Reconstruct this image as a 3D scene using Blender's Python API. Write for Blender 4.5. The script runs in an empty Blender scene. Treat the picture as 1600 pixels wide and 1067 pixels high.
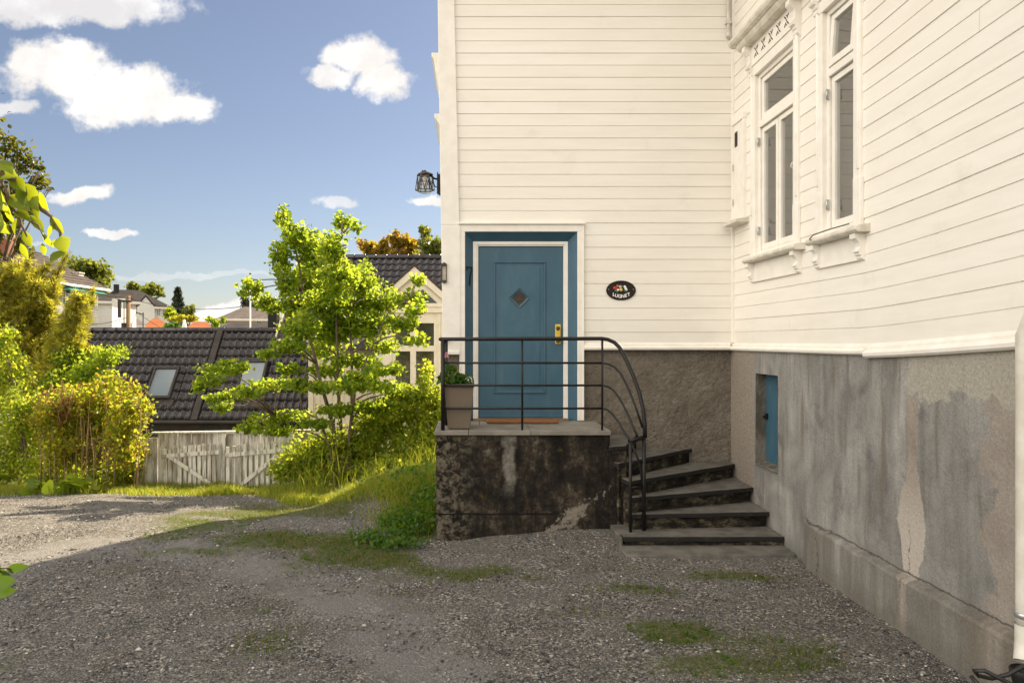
import bpy, bmesh, math, random
import numpy as np
from mathutils import Vector, Matrix, Quaternion
R = math.radians
scene = bpy.context.scene
COL = scene.collection
rng = np.random.default_rng(7)
random.seed(7)

# ------------------------------------------------------------------ camera
F, CX, CY, EYE = 1120.0, 735.0, 533.0, 2.0          # photo pixels: focal length, principal point; eye height in metres
cam_d = bpy.data.cameras.new("camera"); cam = bpy.data.objects.new("camera", cam_d); COL.objects.link(cam)
cam.location = (0, 0, EYE); cam.rotation_euler = (R(90), 0, 0)
cam_d.sensor_width = 36.0; cam_d.lens = F / 1600 * 36.0
cam_d.shift_x = (800 - CX) / 1600; cam_d.shift_y = (CY - 533.5) / 1600
cam_d.clip_start = 0.05; cam_d.clip_end = 5000
scene.camera = cam

# ------------------------------------------------------------------ node helpers
class NT:
    def __init__(s, tree): s.t = tree
    def n(s, typ, ins=None, **props):
        nd = s.t.nodes.new(typ)
        for k, v in props.items(): setattr(nd, k, v)
        for k, v in (ins or {}).items():
            sock = nd.inputs[k]
            if hasattr(v, 'is_output') or isinstance(v, bpy.types.NodeSocket): s.t.links.new(v, sock)
            else: sock.default_value = v
        return nd
    def m(s, op, a, b=0.0, c=None, clamp=False):
        ins = {0: a, 1: b}
        if c is not None: ins[2] = c
        nd = s.n('ShaderNodeMath', ins, operation=op); nd.use_clamp = clamp
        return nd.outputs[0]
    def ss(s, v, lo, hi, a=0.0, b=1.0):
        nd = s.n('ShaderNodeMapRange', {'Value': v, 'From Min': lo, 'From Max': hi, 'To Min': a, 'To Max': b}, interpolation_type='SMOOTHSTEP')
        return nd.outputs[0]
    def noise(s, vec, scale, detail=4, rough=.55, dist=0.0):
        nd = s.n('ShaderNodeTexNoise', {'Vector': vec, 'Scale': scale, 'Detail': detail, 'Roughness': rough, 'Distortion': dist})
        return nd.outputs['Fac']
    def mix(s, f, a, b, mode='MIX'):
        nd = s.n('ShaderNodeMix', None, data_type='RGBA', blend_type=mode)
        for i, v in ((0, f), (6, a), (7, b)):
            if isinstance(v, bpy.types.NodeSocket): s.t.links.new(v, nd.inputs[i])
            elif i == 0: nd.inputs[0].default_value = v
            else: nd.inputs[i].default_value = (*v[:3], 1)
        return nd.outputs[2]
    def ramp(s, f, stops):
        nd = s.n('ShaderNodeValToRGB', {'Fac': f})
        e = nd.color_ramp.elements
        while len(e) < len(stops): e.new(.5)
        for k, (p, c) in enumerate(stops):
            e[k].position = p; e[k].color = (*c[:3], 1)
        return nd.outputs['Color']
    def pos(s, sx=1, sy=1, sz=1):
        g = s.n('ShaderNodeNewGeometry').outputs['Position']
        if (sx, sy, sz) == (1, 1, 1): return g
        return s.n('ShaderNodeVectorMath', {0: g, 1: (sx, sy, sz)}, operation='MULTIPLY').outputs[0]

# ------------------------------------------------------------------ sun and sky
SUN_EL, SUN_AZ = R(43), R(35)
sd = Vector((math.sin(SUN_AZ) * math.cos(SUN_EL), math.cos(SUN_AZ) * math.cos(SUN_EL), math.sin(SUN_EL)))
sun_d = bpy.data.lights.new("sun", 'SUN'); sun = bpy.data.objects.new("sun", sun_d); COL.objects.link(sun)
sun.rotation_euler = (-sd).to_track_quat('-Z', 'Y').to_euler(); sun.location = sd * 60
sun_d.energy = 5.0; sun_d.angle = R(.55); sun_d.color = (1.0, .84, .61)
world = bpy.data.worlds.new("World"); scene.world = world; world.use_nodes = True
w = NT(world.node_tree); world.node_tree.nodes.clear()
sky = w.n('ShaderNodeTexSky', None, sky_type='NISHITA', sun_disc=False, sun_elevation=SUN_EL, sun_rotation=SUN_AZ,
          air_density=1.0, dust_density=.5, ozone_density=1.6)
gen = w.n('ShaderNodeTexCoord').outputs['Generated']
sx = w.n('ShaderNodeSeparateXYZ', {0: gen})
dx, dy, dz = sx.outputs
ym = w.m('MAXIMUM', dy, .02)
u = w.m('DIVIDE', dx, ym); v = w.m('DIVIDE', dz, ym)
uv = w.n('ShaderNodeCombineXYZ', {0: u, 1: v, 2: 0.0}).outputs[0]
n1 = w.noise(uv, 9, 6, .6); n2 = w.noise(w.n('ShaderNodeVectorMath', {0: uv, 1: (7.3, 2.1, 0)}, operation='ADD').outputs[0], 9, 6, .6)
ud = w.m('ADD', u, w.m('MULTIPLY', w.m('SUBTRACT', n1, .5), .075))
vd = w.m('ADD', v, w.m('MULTIPLY', w.m('SUBTRACT', n2, .5), .06))
fb = w.noise(uv, 26, 8, .62)
CL = [(90, 112, 92, 46, 1), (190, 150, 105, 50, 1), (275, 172, 62, 27, 1), (45, 100, 42, 22, 1), (15, 172, 45, 13, .75), (565, 92, 52, 34, 1), (598, 128, 40, 27, 1),
      (525, 122, 34, 18, .9), (95, 8, 190, 34, .8), (130, 305, 46, 14, 1), (168, 367, 38, 7, .8), (525, 312, 30, 10, .6), (668, 310, 32, 9, .95),
      (300, 425, 150, 6, .28), (484, 114, 12, 6, .12), (330, 490, 46, 17, 1), (60, 375, 40, 3, .3)]
acc = None
for (px, py, a, b, st) in CL:
    e1 = w.m('DIVIDE', w.m('SUBTRACT', ud, (px - CX) / F), a / F * 1.12)
    e2 = w.m('DIVIDE', w.m('SUBTRACT', vd, (CY - py) / F), b / F * 1.12)
    r = w.m('SQRT', w.m('ADD', w.m('MULTIPLY', e1, e1), w.m('MULTIPLY', e2, e2)))
    f = w.m('ADD', w.m('SUBTRACT', 1.0, r), w.m('MULTIPLY', w.m('SUBTRACT', fb, .5), 1.25))
    al = w.m('MULTIPLY', w.ss(f, -.06, .40), st)
    acc = al if acc is None else w.m('MAXIMUM', acc, al)
front = w.m('MULTIPLY', acc, w.ss(dy, .05, .15))
# unseen cumulus added behind and beside the viewer to brighten the shaded walls
bn = w.noise(gen, 2.6, 7, .58)
back = w.m('MULTIPLY', w.ss(bn, .36, .56), w.m('MULTIPLY', w.ss(dy, .42, .0), w.ss(dz, .0, .10)))
cover = w.m('MAXIMUM', front, back)
cshade = w.mix(w.ss(w.noise(uv, 12, 5, .6), .38, .66), (.80, .765, .73), (1, .975, .94))
skyc = w.n('ShaderNodeHueSaturation', {'Color': sky.outputs[0], 'Saturation': .86, 'Value': .80}).outputs[0]
skyc = w.mix(1.0, skyc, (1.02, .98, 1.0), 'MULTIPLY')
bg1 = w.n('ShaderNodeBackground', {'Color': skyc, 'Strength': .05})
bg2 = w.n('ShaderNodeBackground', {'Color': cshade, 'Strength': .46})
bg3 = w.n('ShaderNodeBackground', {'Color': (1.0, .915, .80, 1), 'Strength': w.ss(dx, -.05, -.75, .70, 1.56)})  # added cloud fill, stronger to the left for the side wall
ms1 = w.n('ShaderNodeMixShader', {0: front, 1: bg1.outputs[0], 2: bg2.outputs[0]})
ms = w.n('ShaderNodeMixShader', {0: back, 1: ms1.outputs[0], 2: bg3.outputs[0]})
w.n('ShaderNodeOutputWorld', {'Surface': ms.outputs[0]})
vs = scene.view_settings
vs.view_transform = 'Standard'; vs.look = 'None'; vs.exposure = 1.42; vs.gamma = 1.0; vs.use_curve_mapping = False
scene.cycles.use_denoising = True
scene.cycles.max_bounces = 10; scene.cycles.transparent_max_bounces = 12
scene.cycles.sample_clamp_indirect = 6.0

# ------------------------------------------------------------------ geometry helpers
WO = {}                                              # object name -> world origin
def P(px, py, Y):                                    # the point at depth Y that the photo shows at (px, py)
    return Vector(((px - CX) * Y / F, Y, EYE - (py - CY) * Y / F))
def tag(o, label=None, cat=None, group=None, kind=None):
    if label: o['label'] = label
    if cat: o['category'] = cat
    if group: o['group'] = group
    if kind: o['kind'] = kind
    return o
def empty(name, loc, label, cat, group=None):
    o = bpy.data.objects.new(name, None); COL.objects.link(o); o.location = loc; o.empty_display_size = .2
    WO[o.name] = Vector(loc)
    return tag(o, label, cat, group)
def link(name, me, mat, parent=None):
    o = bpy.data.objects.new(name, me); COL.objects.link(o)
    for m_ in (mat if isinstance(mat, (list, tuple)) else [mat]): me.materials.append(m_)
    if parent is not None:
        org = WO[parent.name]; o.parent = parent
        me.transform(Matrix.Translation(-org)); WO[o.name] = org
    else: WO[o.name] = Vector((0, 0, 0))
    return o
class MB:
    def __init__(s): s.v = []; s.f = []; s.mi = []; s.sm = []; s.cur = 0; s.smooth = False
    def face(s, idx): s.f.append(idx); s.mi.append(s.cur); s.sm.append(s.smooth)
    def add(s, vs, fs):
        o = len(s.v); s.v += [tuple(p) for p in vs]
        for f in fs: s.face([o + i for i in f])
        return s
    def box(s, x0, x1, y0, y1, z0, z1):
        return s.add([(x0, y0, z0), (x1, y0, z0), (x1, y1, z0), (x0, y1, z0), (x0, y0, z1), (x1, y0, z1), (x1, y1, z1), (x0, y1, z1)],
                     [(0, 3, 2, 1), (4, 5, 6, 7), (0, 1, 5, 4), (1, 2, 6, 5), (2, 3, 7, 6), (3, 0, 4, 7)])
    def hexa(s, b, t):                               # eight corners: bottom ring, top ring
        n = len(b)
        fs = [tuple(range(n))[::-1], tuple(range(n, 2 * n))] + [(i, (i + 1) % n, n + (i + 1) % n, n + i) for i in range(n)]
        return s.add(list(b) + list(t), fs)
    def prism(s, poly, vec):                         # polygon (3-D points) swept by vec
        vec = Vector(vec)
        return s.hexa([Vector(p) for p in poly], [Vector(p) + vec for p in poly])
    def bar(s, a, b, wd, ht, up=(0, 0, 1)):
        a, b = Vector(a), Vector(b); d = (b - a).normalized(); up = Vector(up)
        sd_ = d.cross(up).normalized() if abs(d.dot(up)) < .999 else Vector((1, 0, 0)); u2 = sd_.cross(d)
        c = [(-1, -1), (1, -1), (1, 1), (-1, 1)]
        return s.hexa([a + sd_ * wd / 2 * i + u2 * ht / 2 * j for i, j in c], [b + sd_ * wd / 2 * i + u2 * ht / 2 * j for i, j in c])
    def tube(s, pts, rad, n=8, cap=True):
        pts = [Vector(p) for p in pts]; rs = rad if isinstance(rad, (list, tuple)) else [rad] * len(pts)
        o = len(s.v); prev = None
        sm0 = s.smooth; s.smooth = True
        for i, p in enumerate(pts):
            d = (pts[min(i + 1, len(pts) - 1)] - pts[max(i - 1, 0)]).normalized()
            if prev is None: prev = d.orthogonal().normalized()
            a = (prev - d * prev.dot(d))
            a = a.normalized() if a.length > 1e-6 else d.orthogonal().normalized()
            prev = a; b = d.cross(a)
            for k in range(n):
                t = 2 * math.pi * k / n
                s.v.append(tuple(p + (a * math.cos(t) + b * math.sin(t)) * rs[i]))
        for i in range(len(pts) - 1):
            for k in range(n):
                s.face([o + i * n + k, o + i * n + (k + 1) % n, o + (i + 1) * n + (k + 1) % n, o + (i + 1) * n + k])
        s.smooth = sm0
        if cap:
            s.face([o + k for k in range(n)][::-1]); s.face([o + (len(pts) - 1) * n + k for k in range(n)])
        return s
    def lathe(s, c, prof, n=16, axis=(0, 0, 1)):     # prof: (radius, height) pairs
        c = Vector(c); ax = Vector(axis).normalized(); a = ax.orthogonal().normalized(); b = ax.cross(a); o = len(s.v)
        sm0 = s.smooth; s.smooth = True
        for r_, h in prof:
            for k in range(n):
                t = 2 * math.pi * k / n; s.v.append(tuple(c + ax * h + (a * math.cos(t) + b * math.sin(t)) * r_))
        for i in range(len(prof) - 1):
            for k in range(n): s.face([o + i * n + k, o + i * n + (k + 1) % n, o + (i + 1) * n + (k + 1) % n, o + (i + 1) * n + k])
        s.smooth = sm0
        s.face([o + k for k in range(n)][::-1]); s.face([o + (len(prof) - 1) * n + k for k in range(n)])
        return s
    def build(s, name, mat, parent=None, bevel=0, seg=2):
        me = bpy.data.meshes.new(name); me.from_pydata(s.v, [], s.f)
        me.polygons.foreach_set('material_index', s.mi); me.polygons.foreach_set('use_smooth', s.sm)
        bm = bmesh.new(); bm.from_mesh(me); bmesh.ops.recalc_face_normals(bm, faces=bm.faces[:]); bm.to_mesh(me); bm.free()
        o = link(name, me, mat, parent)
        if bevel:
            md = o.modifiers.new('bevel', 'BEVEL'); md.width = bevel; md.segments = seg; md.limit_method = 'ANGLE'; md.angle_limit = R(40)
        return o
def soup(name, V, nper, faces, mat, parent=None, smooth=False):
    """V: (N, nper, 3) vertices of N copies of one little face pattern, built as one mesh."""
    N = V.shape[0]; V = V.reshape(-1, 3)
    if parent is not None: V = V - np.array(WO[parent.name])
    me = bpy.data.meshes.new(name); me.vertices.add(len(V)); me.vertices.foreach_set('co', V.astype(np.float32).ravel())
    ls = np.array([len(f) for f in faces]); flat = np.concatenate([np.array(f) for f in faces])
    li = (np.arange(N)[:, None] * nper + flat[None]).ravel()
    tot = np.tile(ls, N); st = np.concatenate([[0], np.cumsum(tot)[:-1]])
    me.loops.add(len(li)); me.loops.foreach_set('vertex_index', li.astype(np.int32))
    me.polygons.add(len(tot)); me.polygons.foreach_set('loop_start', st.astype(np.int32)); me.polygons.foreach_set('loop_total', tot.astype(np.int32))
    if smooth: me.polygons.foreach_set('use_smooth', np.ones(len(tot), bool))
    me.update(calc_edges=True)
    o = bpy.data.objects.new(name, me); COL.objects.link(o); me.materials.append(mat)
    if parent is not None: o.parent = parent; WO[o.name] = WO[parent.name]
    else: WO[o.name] = Vector((0, 0, 0))
    return o
def unit(a): return a / np.maximum(np.linalg.norm(a, axis=-1, keepdims=True), 1e-9)
LEAF6 = np.array([(0, 0, 0), (-.36, .3, .08), (-.34, .66, .06), (0, 1, -.12), (.34, .66, .06), (.36, .3, .08)])
LEAF6F = [(0, 5, 4, 3), (0, 3, 2, 1)]
LEAF4 = np.array([(0, 0, 0), (-.38, .45, .06), (0, 1, 0), (.38, .45, .06)]); LEAF4F = [(0, 3, 2, 1)]
def leaf_soup(name, C, size, mat, parent, up=.5, tmpl=LEAF6, faces=LEAF6F, direc=None, wid=1.0, jit=.35, seed=1, droop=.3):
    """leaves at C; `up` pulls their normals skywards, `droop` their tips down"""
    g = np.random.default_rng(seed); N = len(C)
    nrm = unit(g.normal(size=(N, 3)) * (1 - up) + np.array([0, 0, 1]) * up)
    d = g.normal(size=(N, 3)) if direc is None else direc + g.normal(size=(N, 3)) * jit
    d[:, 2] -= droop
    d = unit(d - nrm * (d * nrm).sum(1, keepdims=True)); b = np.cross(d, nrm)
    sz = size * g.uniform(.5, 1.3, (N, 1, 1))
    V = C[:, None] + sz * (tmpl[None, :, :1] * wid * b[:, None] + (tmpl[None, :, 1:2] - .3) * d[:, None] + tmpl[None, :, 2:] * nrm[:, None])
    return soup(name, V, len(tmpl), faces, mat, parent)
def in_ell(n, c, r, g, shell=.5):
    p = unit(g.normal(size=(n, 3))) * (g.uniform(0, 1, (n, 1)) ** shell)
    return np.array(c) + p * np.array(r)
def clumps(ells, n, g, sub=14, k=.26):
    """points gathered in small clumps inside ellipsoids [(centre, radii), ...]"""
    vol = np.array([r[0] * r[2] for c, r in ells]); cnt = np.maximum(1, (n * vol / vol.sum()).astype(int)); out = []
    for (c, r), m_ in zip(ells, cnt):
        ns = max(3, int(sub * math.sqrt(m_ / 600))); cc = in_ell(ns, c, np.array(r) * .85, g, .45)
        pick = g.integers(0, ns, m_)
        out.append(cc[pick] + g.normal(size=(m_, 3)) * np.array(r) * k * g.uniform(.5, 1.2, (ns, 1))[pick])
    return np.concatenate(out)

# ------------------------------------------------------------------ materials
M = {}
def new_mat(name):
    m_ = bpy.data.materials.new(name); m_.use_nodes = True; m_.node_tree.nodes.clear(); M[name] = m_
    return NT(m_.node_tree)
def finish(t, col, rough=.6, bump=None, metal=0.0, spec=.5, coat=0.0):
    b = t.n('ShaderNodeBsdfPrincipled', {'Roughness': rough, 'Metallic': metal, 'Specular IOR Level': spec, 'Coat Weight': coat})
    if isinstance(col, bpy.types.NodeSocket): t.t.links.new(col, b.inputs['Base Color'])
    else: b.inputs['Base Color'].default_value = (*col[:3], 1)
    if bump is not None:
        h, stg, dist = bump
        bp = t.n('ShaderNodeBump', {'Height': h, 'Strength': stg, 'Distance': dist}); t.t.links.new(bp.outputs[0], b.inputs['Normal'])
    t.n('ShaderNodeOutputMaterial', {'Surface': b.outputs[0]})
def simple(name, c, c2=None, rough=.6, scale=6, bs=0, bscale=60, bd=.01, metal=0, spec=.5, st=(1, 1, 1), lo=.35, hi=.65, coat=0.0):
    t = new_mat(name); p = t.pos(*st)
    col = c if c2 is None else t.mix(t.ss(t.noise(p, scale, 6, .6), lo, hi), c, c2)
    bump = (t.noise(p, bscale, 4), bs, bd) if bs else None
    finish(t, col, rough, bump, metal, spec, coat)
# painted timber: horizontal boards, slight grime and grain
t = new_mat('white_boards'); rnd = t.n('ShaderNodeNewGeometry').outputs['Random Per Island']; p = t.pos(.35, .35, 3.0); q = t.pos()
c = t.mix(t.ss(t.noise(p, 5, 5, .6), .35, .7), (.86, .83, .765), (.82, .785, .715))
c = t.mix(t.m('MULTIPLY', t.ss(t.noise(q, 2.2, 5, .65), .58, .78), .35), c, (.60, .56, .48))
c = t.mix(t.ss(t.noise(t.pos(6, 6, 30), 3.0, 3, .7), .80, .84), c, (.40, .35, .28))
c = t.mix(t.m('MULTIPLY', rnd, .22), c, (.80, .74, .63))
zz = t.n('ShaderNodeSeparateXYZ', {0: q}).outputs[2]
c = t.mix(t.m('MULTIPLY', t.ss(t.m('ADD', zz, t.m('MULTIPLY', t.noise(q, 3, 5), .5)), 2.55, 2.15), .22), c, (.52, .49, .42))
finish(t, c, .42, (t.noise(t.pos(3, 3, 60), 3, 4, .6), .10, .01))
simple('white_trim', (.86, .83, .77), (.80, .765, .69), .4, 7, .08, 40, .01)
simple('stained_trim', (.72, .68, .60), (.55, .52, .43), .5, 9, .15, 40, .01)
t = new_mat('rough_plinth'); q = t.pos()
nz = t.noise(q, 3.0, 6, .6); nf = t.noise(q, 22, 6, .65); vo = t.n('ShaderNodeTexVoronoi', {'Vector': q, 'Scale': 26.0}).outputs['Distance']
c = t.ramp(nz, [(.3, (.15, .132, .108)), (.55, (.235, .208, .172)), (.75, (.31, .28, .238))])
c = t.mix(t.ss(nf, .35, .62), c, (.13, .11, .085), 'MIX'); c = t.mix(.55, c, t.ramp(nz, [(.3, (.20, .17, .13)), (.7, (.34, .30, .245))]))
finish(t, c, .9, (t.m('ADD', nf, t.m('MULTIPLY', t.noise(q, 60, 4, .6), .6)), 1.0, .05), spec=.2)
# rendered cellar wall: grey wash in vertical streaks, bare sandy patches, a repaired crack
t = new_mat('patched_render'); q = t.pos(); sp = t.n('ShaderNodeSeparateXYZ', {0: q}); yy, zz = sp.outputs[1], sp.outputs[2]
st_ = t.m('ADD', t.m('MULTIPLY', t.noise(t.pos(1, 3.0, .6), 1.3, 7, .65), .55), t.m('MULTIPLY', t.noise(q, 1.9, 7, .68, .6), .45)); bl = t.noise(q, 2.6, 6, .65, .3); fine = t.noise(q, 38, 5, .6)
c = t.ramp(st_, [(.30, (.095, .092, .086)), (.44, (.195, .190, .178)), (.56, (.285, .277, .26)), (.70, (.42, .41, .385))])
c = t.mix(t.ss(bl, .55, .75), c, (.13, .13, .125)); c = t.mix(t.m('MULTIPLY', t.ss(t.noise(t.pos(1, 4, .4), 3.1, 4), .55, .7), .7), c, (.16, .135, .105))
wob = t.m('MULTIPLY', t.m('SUBTRACT', t.noise(q, 2.6, 8, .68), .5), .9)
c = t.mix(t.m('MULTIPLY', t.ss(t.m('ADD', yy, wob), 4.24, 4.15), .72), c, t.ramp(bl, [(.3, (.25, .212, .175)), (.7, (.36, .315, .27))]))
top = t.m('MULTIPLY', t.ss(t.m('ADD', zz, t.m('MULTIPLY', wob, .8)), 1.635, 1.655), t.ss(t.m('ADD', yy, wob), 5.03, 4.97))
c = t.mix(t.m('MULTIPLY', top, .78), c, t.ramp(fine, [(.3, (.32, .30, .25)), (.7, (.42, .395, .335))]))
farp = t.m('MULTIPLY', t.ss(t.m('ADD', yy, t.m('MULTIPLY', wob, .15)), 7.62, 7.68), .9)
c = t.mix(farp, c, t.ramp(fine, [(.3, (.20, .165, .13)), (.7, (.37, .325, .27))]))
wid = t.m('ADD', .045, t.m('MULTIPLY', t.ss(t.m('ABSOLUTE', t.m('SUBTRACT', zz, .72)), .5, .0), .09))
cx = t.m('ABSOLUTE', t.m('ADD', t.m('SUBTRACT', yy, 4.93), t.m('MULTIPLY', wob, .2)))
strip = t.m('MULTIPLY', t.ss(t.m('SUBTRACT', cx, wid), .012, -.004), t.ss(zz, 1.68, 1.6))
c = t.mix(t.m('MULTIPLY', strip, .95), c, t.mix(t.ss(zz, 1.3, .6), t.ramp(t.noise(q, 6, 5), [(.3, (.22, .185, .15)), (.7, (.32, .28, .24))]), (.44, .395, .345)))
cr = t.m('ABSOLUTE', t.m('ADD', t.m('SUBTRACT', yy, 4.95), t.m('MULTIPLY', t.m('SUBTRACT', t.noise(q, 7, 6, .7), .5), .22)))
c = t.mix(t.m('MULTIPLY', t.ss(cr, .004, .001), t.ss(zz, .85, .6)), c, (.03, .028, .025))
c = t.mix(t.m('MULTIPLY', t.ss(t.m('ADD', zz, t.m('MULTIPLY', wob, .25)), .2, .02), .5), c, (.10, .10, .085))
c = t.mix(t.m('MULTIPLY', t.m('MULTIPLY', t.ss(zz, .43, .37), t.ss(yy, 6.5, 6.4)), t.ss(t.noise(t.pos(1, 5, .4), 1.4, 5, .6), .3, .6, .15, .75)), c, (.135, .12, .095))
led = t.m('ABSOLUTE', t.m('ADD', t.m('SUBTRACT', zz, .402), t.m('MULTIPLY', t.m('SUBTRACT', t.noise(q, 9, 6, .7), .5), .06)))
c = t.mix(t.m('MULTIPLY', t.m('MULTIPLY', t.ss(led, .009, .003), t.ss(yy, 6.5, 6.4)), .75), c, (.05, .047, .04))
vcr = t.m('ABSOLUTE', t.m('ADD', t.m('SUBTRACT', yy, 6.12), t.m('MULTIPLY', t.m('SUBTRACT', t.noise(q, 4, 6, .7), .5), .25)))
c = t.mix(t.m('MULTIPLY', t.m('MULTIPLY', t.ss(vcr, .007, .002), t.ss(zz, .42, .36)), .7), c, (.05, .047, .04))
gn = t.ss(t.noise(q, 70, 6, .75), .3, .7, .80, 1.16); gv_ = t.n('ShaderNodeCombineXYZ', {0: gn, 1: gn, 2: gn}).outputs[0]
c = t.mix(1.0, c, gv_, 'MULTIPLY')
finish(t, c, .85, (t.m('ADD', t.m('ADD', fine, t.m('MULTIPLY', strip, .5)), t.m('MULTIPLY', farp, t.noise(q, 60, 3))), .45, .015), spec=.25)
t = new_mat('stained_concrete'); q = t.pos()
n1_ = t.noise(t.pos(2.4, 2.4, .9), 1.7, 8, .68); n2_ = t.noise(q, 14, 8, .72); n3_ = t.noise(q, 45, 4, .6)
mixv = t.m('ADD', t.m('MULTIPLY', n1_, .62), t.m('MULTIPLY', n2_, .38))
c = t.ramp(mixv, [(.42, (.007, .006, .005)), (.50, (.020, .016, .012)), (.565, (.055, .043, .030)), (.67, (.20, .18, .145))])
sp = t.n('ShaderNodeSeparateXYZ', {0: q}); xx, zz = sp.outputs[0], sp.outputs[2]
wx = t.m('MULTIPLY', t.m('SUBTRACT', t.noise(q, 6, 6, .7), .5), .16)
stk = t.m('MULTIPLY', t.ss(t.m('ABSOLUTE', t.m('ADD', t.m('SUBTRACT', xx, .40), wx)), .085, .03), t.ss(zz, .35, .62))
c = t.mix(t.m('MULTIPLY', stk, .8), c, t.ramp(n2_, [(.35, (.10, .088, .07)), (.62, (.27, .25, .215))]))
lft = t.ss(t.m('ADD', xx, t.m('MULTIPLY', wx, 2.0)), .12, -.2)
c = t.mix(t.m('MULTIPLY', lft, t.ss(n2_, .42, .62)), c, (.15, .13, .095))
c = t.mix(t.m('MULTIPLY', t.ss(t.noise(q, 4.2, 4), .62, .7), .6), c, (.10, .075, .02))
pt = t.m('ADD', t.m('ADD', t.m('ABSOLUTE', t.m('SUBTRACT', t.m('SUBTRACT', zz, .20), t.m('MULTIPLY', t.m('SUBTRACT', xx, 1.05), .75))), t.m('MULTIPLY', t.m('ABSOLUTE', t.m('SUBTRACT', xx, 1.03)), .28)), t.m('MULTIPLY', t.m('SUBTRACT', n2_, .5), .7))
c = t.mix(t.m('MULTIPLY', t.ss(pt, .11, .06), .85), c, (.25, .22, .18))
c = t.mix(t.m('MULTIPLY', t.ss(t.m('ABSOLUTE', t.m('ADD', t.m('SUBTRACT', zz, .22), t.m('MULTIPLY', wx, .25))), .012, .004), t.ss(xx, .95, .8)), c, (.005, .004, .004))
finish(t, c, .88, (t.m('ADD', n2_, n3_), .7, .03), spec=.25)
simple('flagstone', (.17, .155, .13), (.245, .225, .19), .72, 5, .35, 30, .01)
simple('slate_step', (.085, .08, .07), (.15, .14, .122), .72, 6, .4, 26, .01)
simple('slab_edge', (.010, .009, .008), (.03, .027, .022), .85, 14, .5, 30, .01, lo=.5, hi=.8)
t = new_mat('step_riser'); q = t.pos(); k_ = t.noise(t.pos(1, 1, 2.2), 5, 7, .7)
finish(t, t.ramp(k_, [(.40, (.008, .007, .006)), (.52, (.03, .026, .018)), (.60, (.10, .085, .055)), (.72, (.22, .20, .165))]), .9, (t.noise(q, 25, 5), .9, .03), spec=.2)
t = new_mat('blue_paint'); q = t.pos()
c = t.mix(t.ss(t.noise(t.pos(1, 1, .4), 4, 5, .6), .35, .7), (.033, .098, .150), (.045, .118, .170))
c = t.mix(t.m('MULTIPLY', t.ss(t.noise(t.pos(2, 2, .5), 3, 6, .7), .5, .75), .35), c, (.085, .165, .215))
c = t.mix(t.ss(t.noise(t.pos(9, 9, 3), 6, 4, .7), .735, .76), c, (.34, .36, .36))
finish(t, c, t.m('ADD', .34, t.m('MULTIPLY', t.noise(q, 9, 4), .22)), (t.m('ADD', t.noise(t.pos(10, 10, 1), 14, 4), t.noise(q, 4, 3)), .16, .01))
simple('blue_dark', (.03, .095, .135), (.04, .115, .155), .5, 5, .2, 30, .01)
simple('black_iron', (.008, .008, .009), (.014, .013, .012), .42, 20, .2, 90, .004, spec=.3)
simple('rusty_iron', (.03, .024, .019), (.06, .042, .028), .5, 30, .2, 90, .004)
simple('brass', (.62, .43, .05), (.75, .55, .08), .3, 10, metal=.35)
simple('brass_dark', (.10, .07, .03), None, .4, metal=.6)
simple('rubber', (.012, .012, .012), (.02, .02, .02), .5, 20)
simple('terracotta_mat', (.27, .115, .038), (.20, .085, .03), .95, 40, .8, 220, .01)
t = new_mat('rattan'); q = t.pos()
wv = t.n('ShaderNodeTexBrick', {'Vector': t.n('ShaderNodeVectorMath', {0: t.n('ShaderNodeCombineXYZ', {0: t.n('ShaderNodeSeparateXYZ', {0: q}).outputs[0], 1: t.n('ShaderNodeSeparateXYZ', {0: q}).outputs[2], 2: 0.0}).outputs[0], 1: (26, 26, 26)}, operation='MULTIPLY').outputs[0],
     'Color1': (.20, .155, .105, 1), 'Color2': (.17, .13, .09, 1), 'Mortar': (.09, .068, .045, 1), 'Scale': 2.0, 'Mortar Size': .05, 'Brick Width': .55, 'Row Height': .28})
finish(t, wv.outputs['Color'], .6, (wv.outputs['Fac'], -.5, .006))
simple('soil', (.03, .022, .015), None, .95)
simple('sign_black', (.012, .009, .007), (.024, .017, .012), .55, 40, spec=.25)
simple('letter_white', (.85, .84, .80), None, .45)
for nm, cc in (('enamel_red', (.5, .035, .02)), ('enamel_pink', (.72, .42, .45)), ('enamel_yellow', (.72, .52, .12)), ('enamel_green', (.03, .14, .075)), ('enamel_orange', (.5, .22, .06))):
    simple(nm, cc, None, .35)
simple('room_grey', (.50, .48, .45), (.40, .385, .36), .9, 1.4)
simple('pale_blind', (.50, .52, .52), None, .8)
t = new_mat('weathered_white'); rnd = t.n('ShaderNodeNewGeometry').outputs['Random Per Island']; q = t.pos(4, 4, .5)
c = t.mix(t.ss(t.m('ADD', t.noise(q, 5, 6, .65), t.m('MULTIPLY', t.m('SUBTRACT', rnd, .5), .16)), .42, .60), (.76, .73, .66), (.34, .30, .25))
c = t.mix(t.m('MULTIPLY', t.ss(rnd, .3, 1.0), .35), c, (.36, .33, .28)); finish(t, c, .8, (t.noise(t.pos(6, 6, .6), 8, 5), .5, .02))
simple('cream_boards', (.62, .56, .44), (.56, .50, .38), .6, 3)
simple('cream_trim', (.68, .63, .51), (.62, .57, .45), .55, 5)
t = new_mat('black_tile'); q = t.pos()
rnd = t.n('ShaderNodeTexWhiteNoise', {'Vector': t.n('ShaderNodeVectorMath', {0: q, 1: (.235, .218, .259)}, operation='SNAP').outputs[0]}).outputs['Value']
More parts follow.
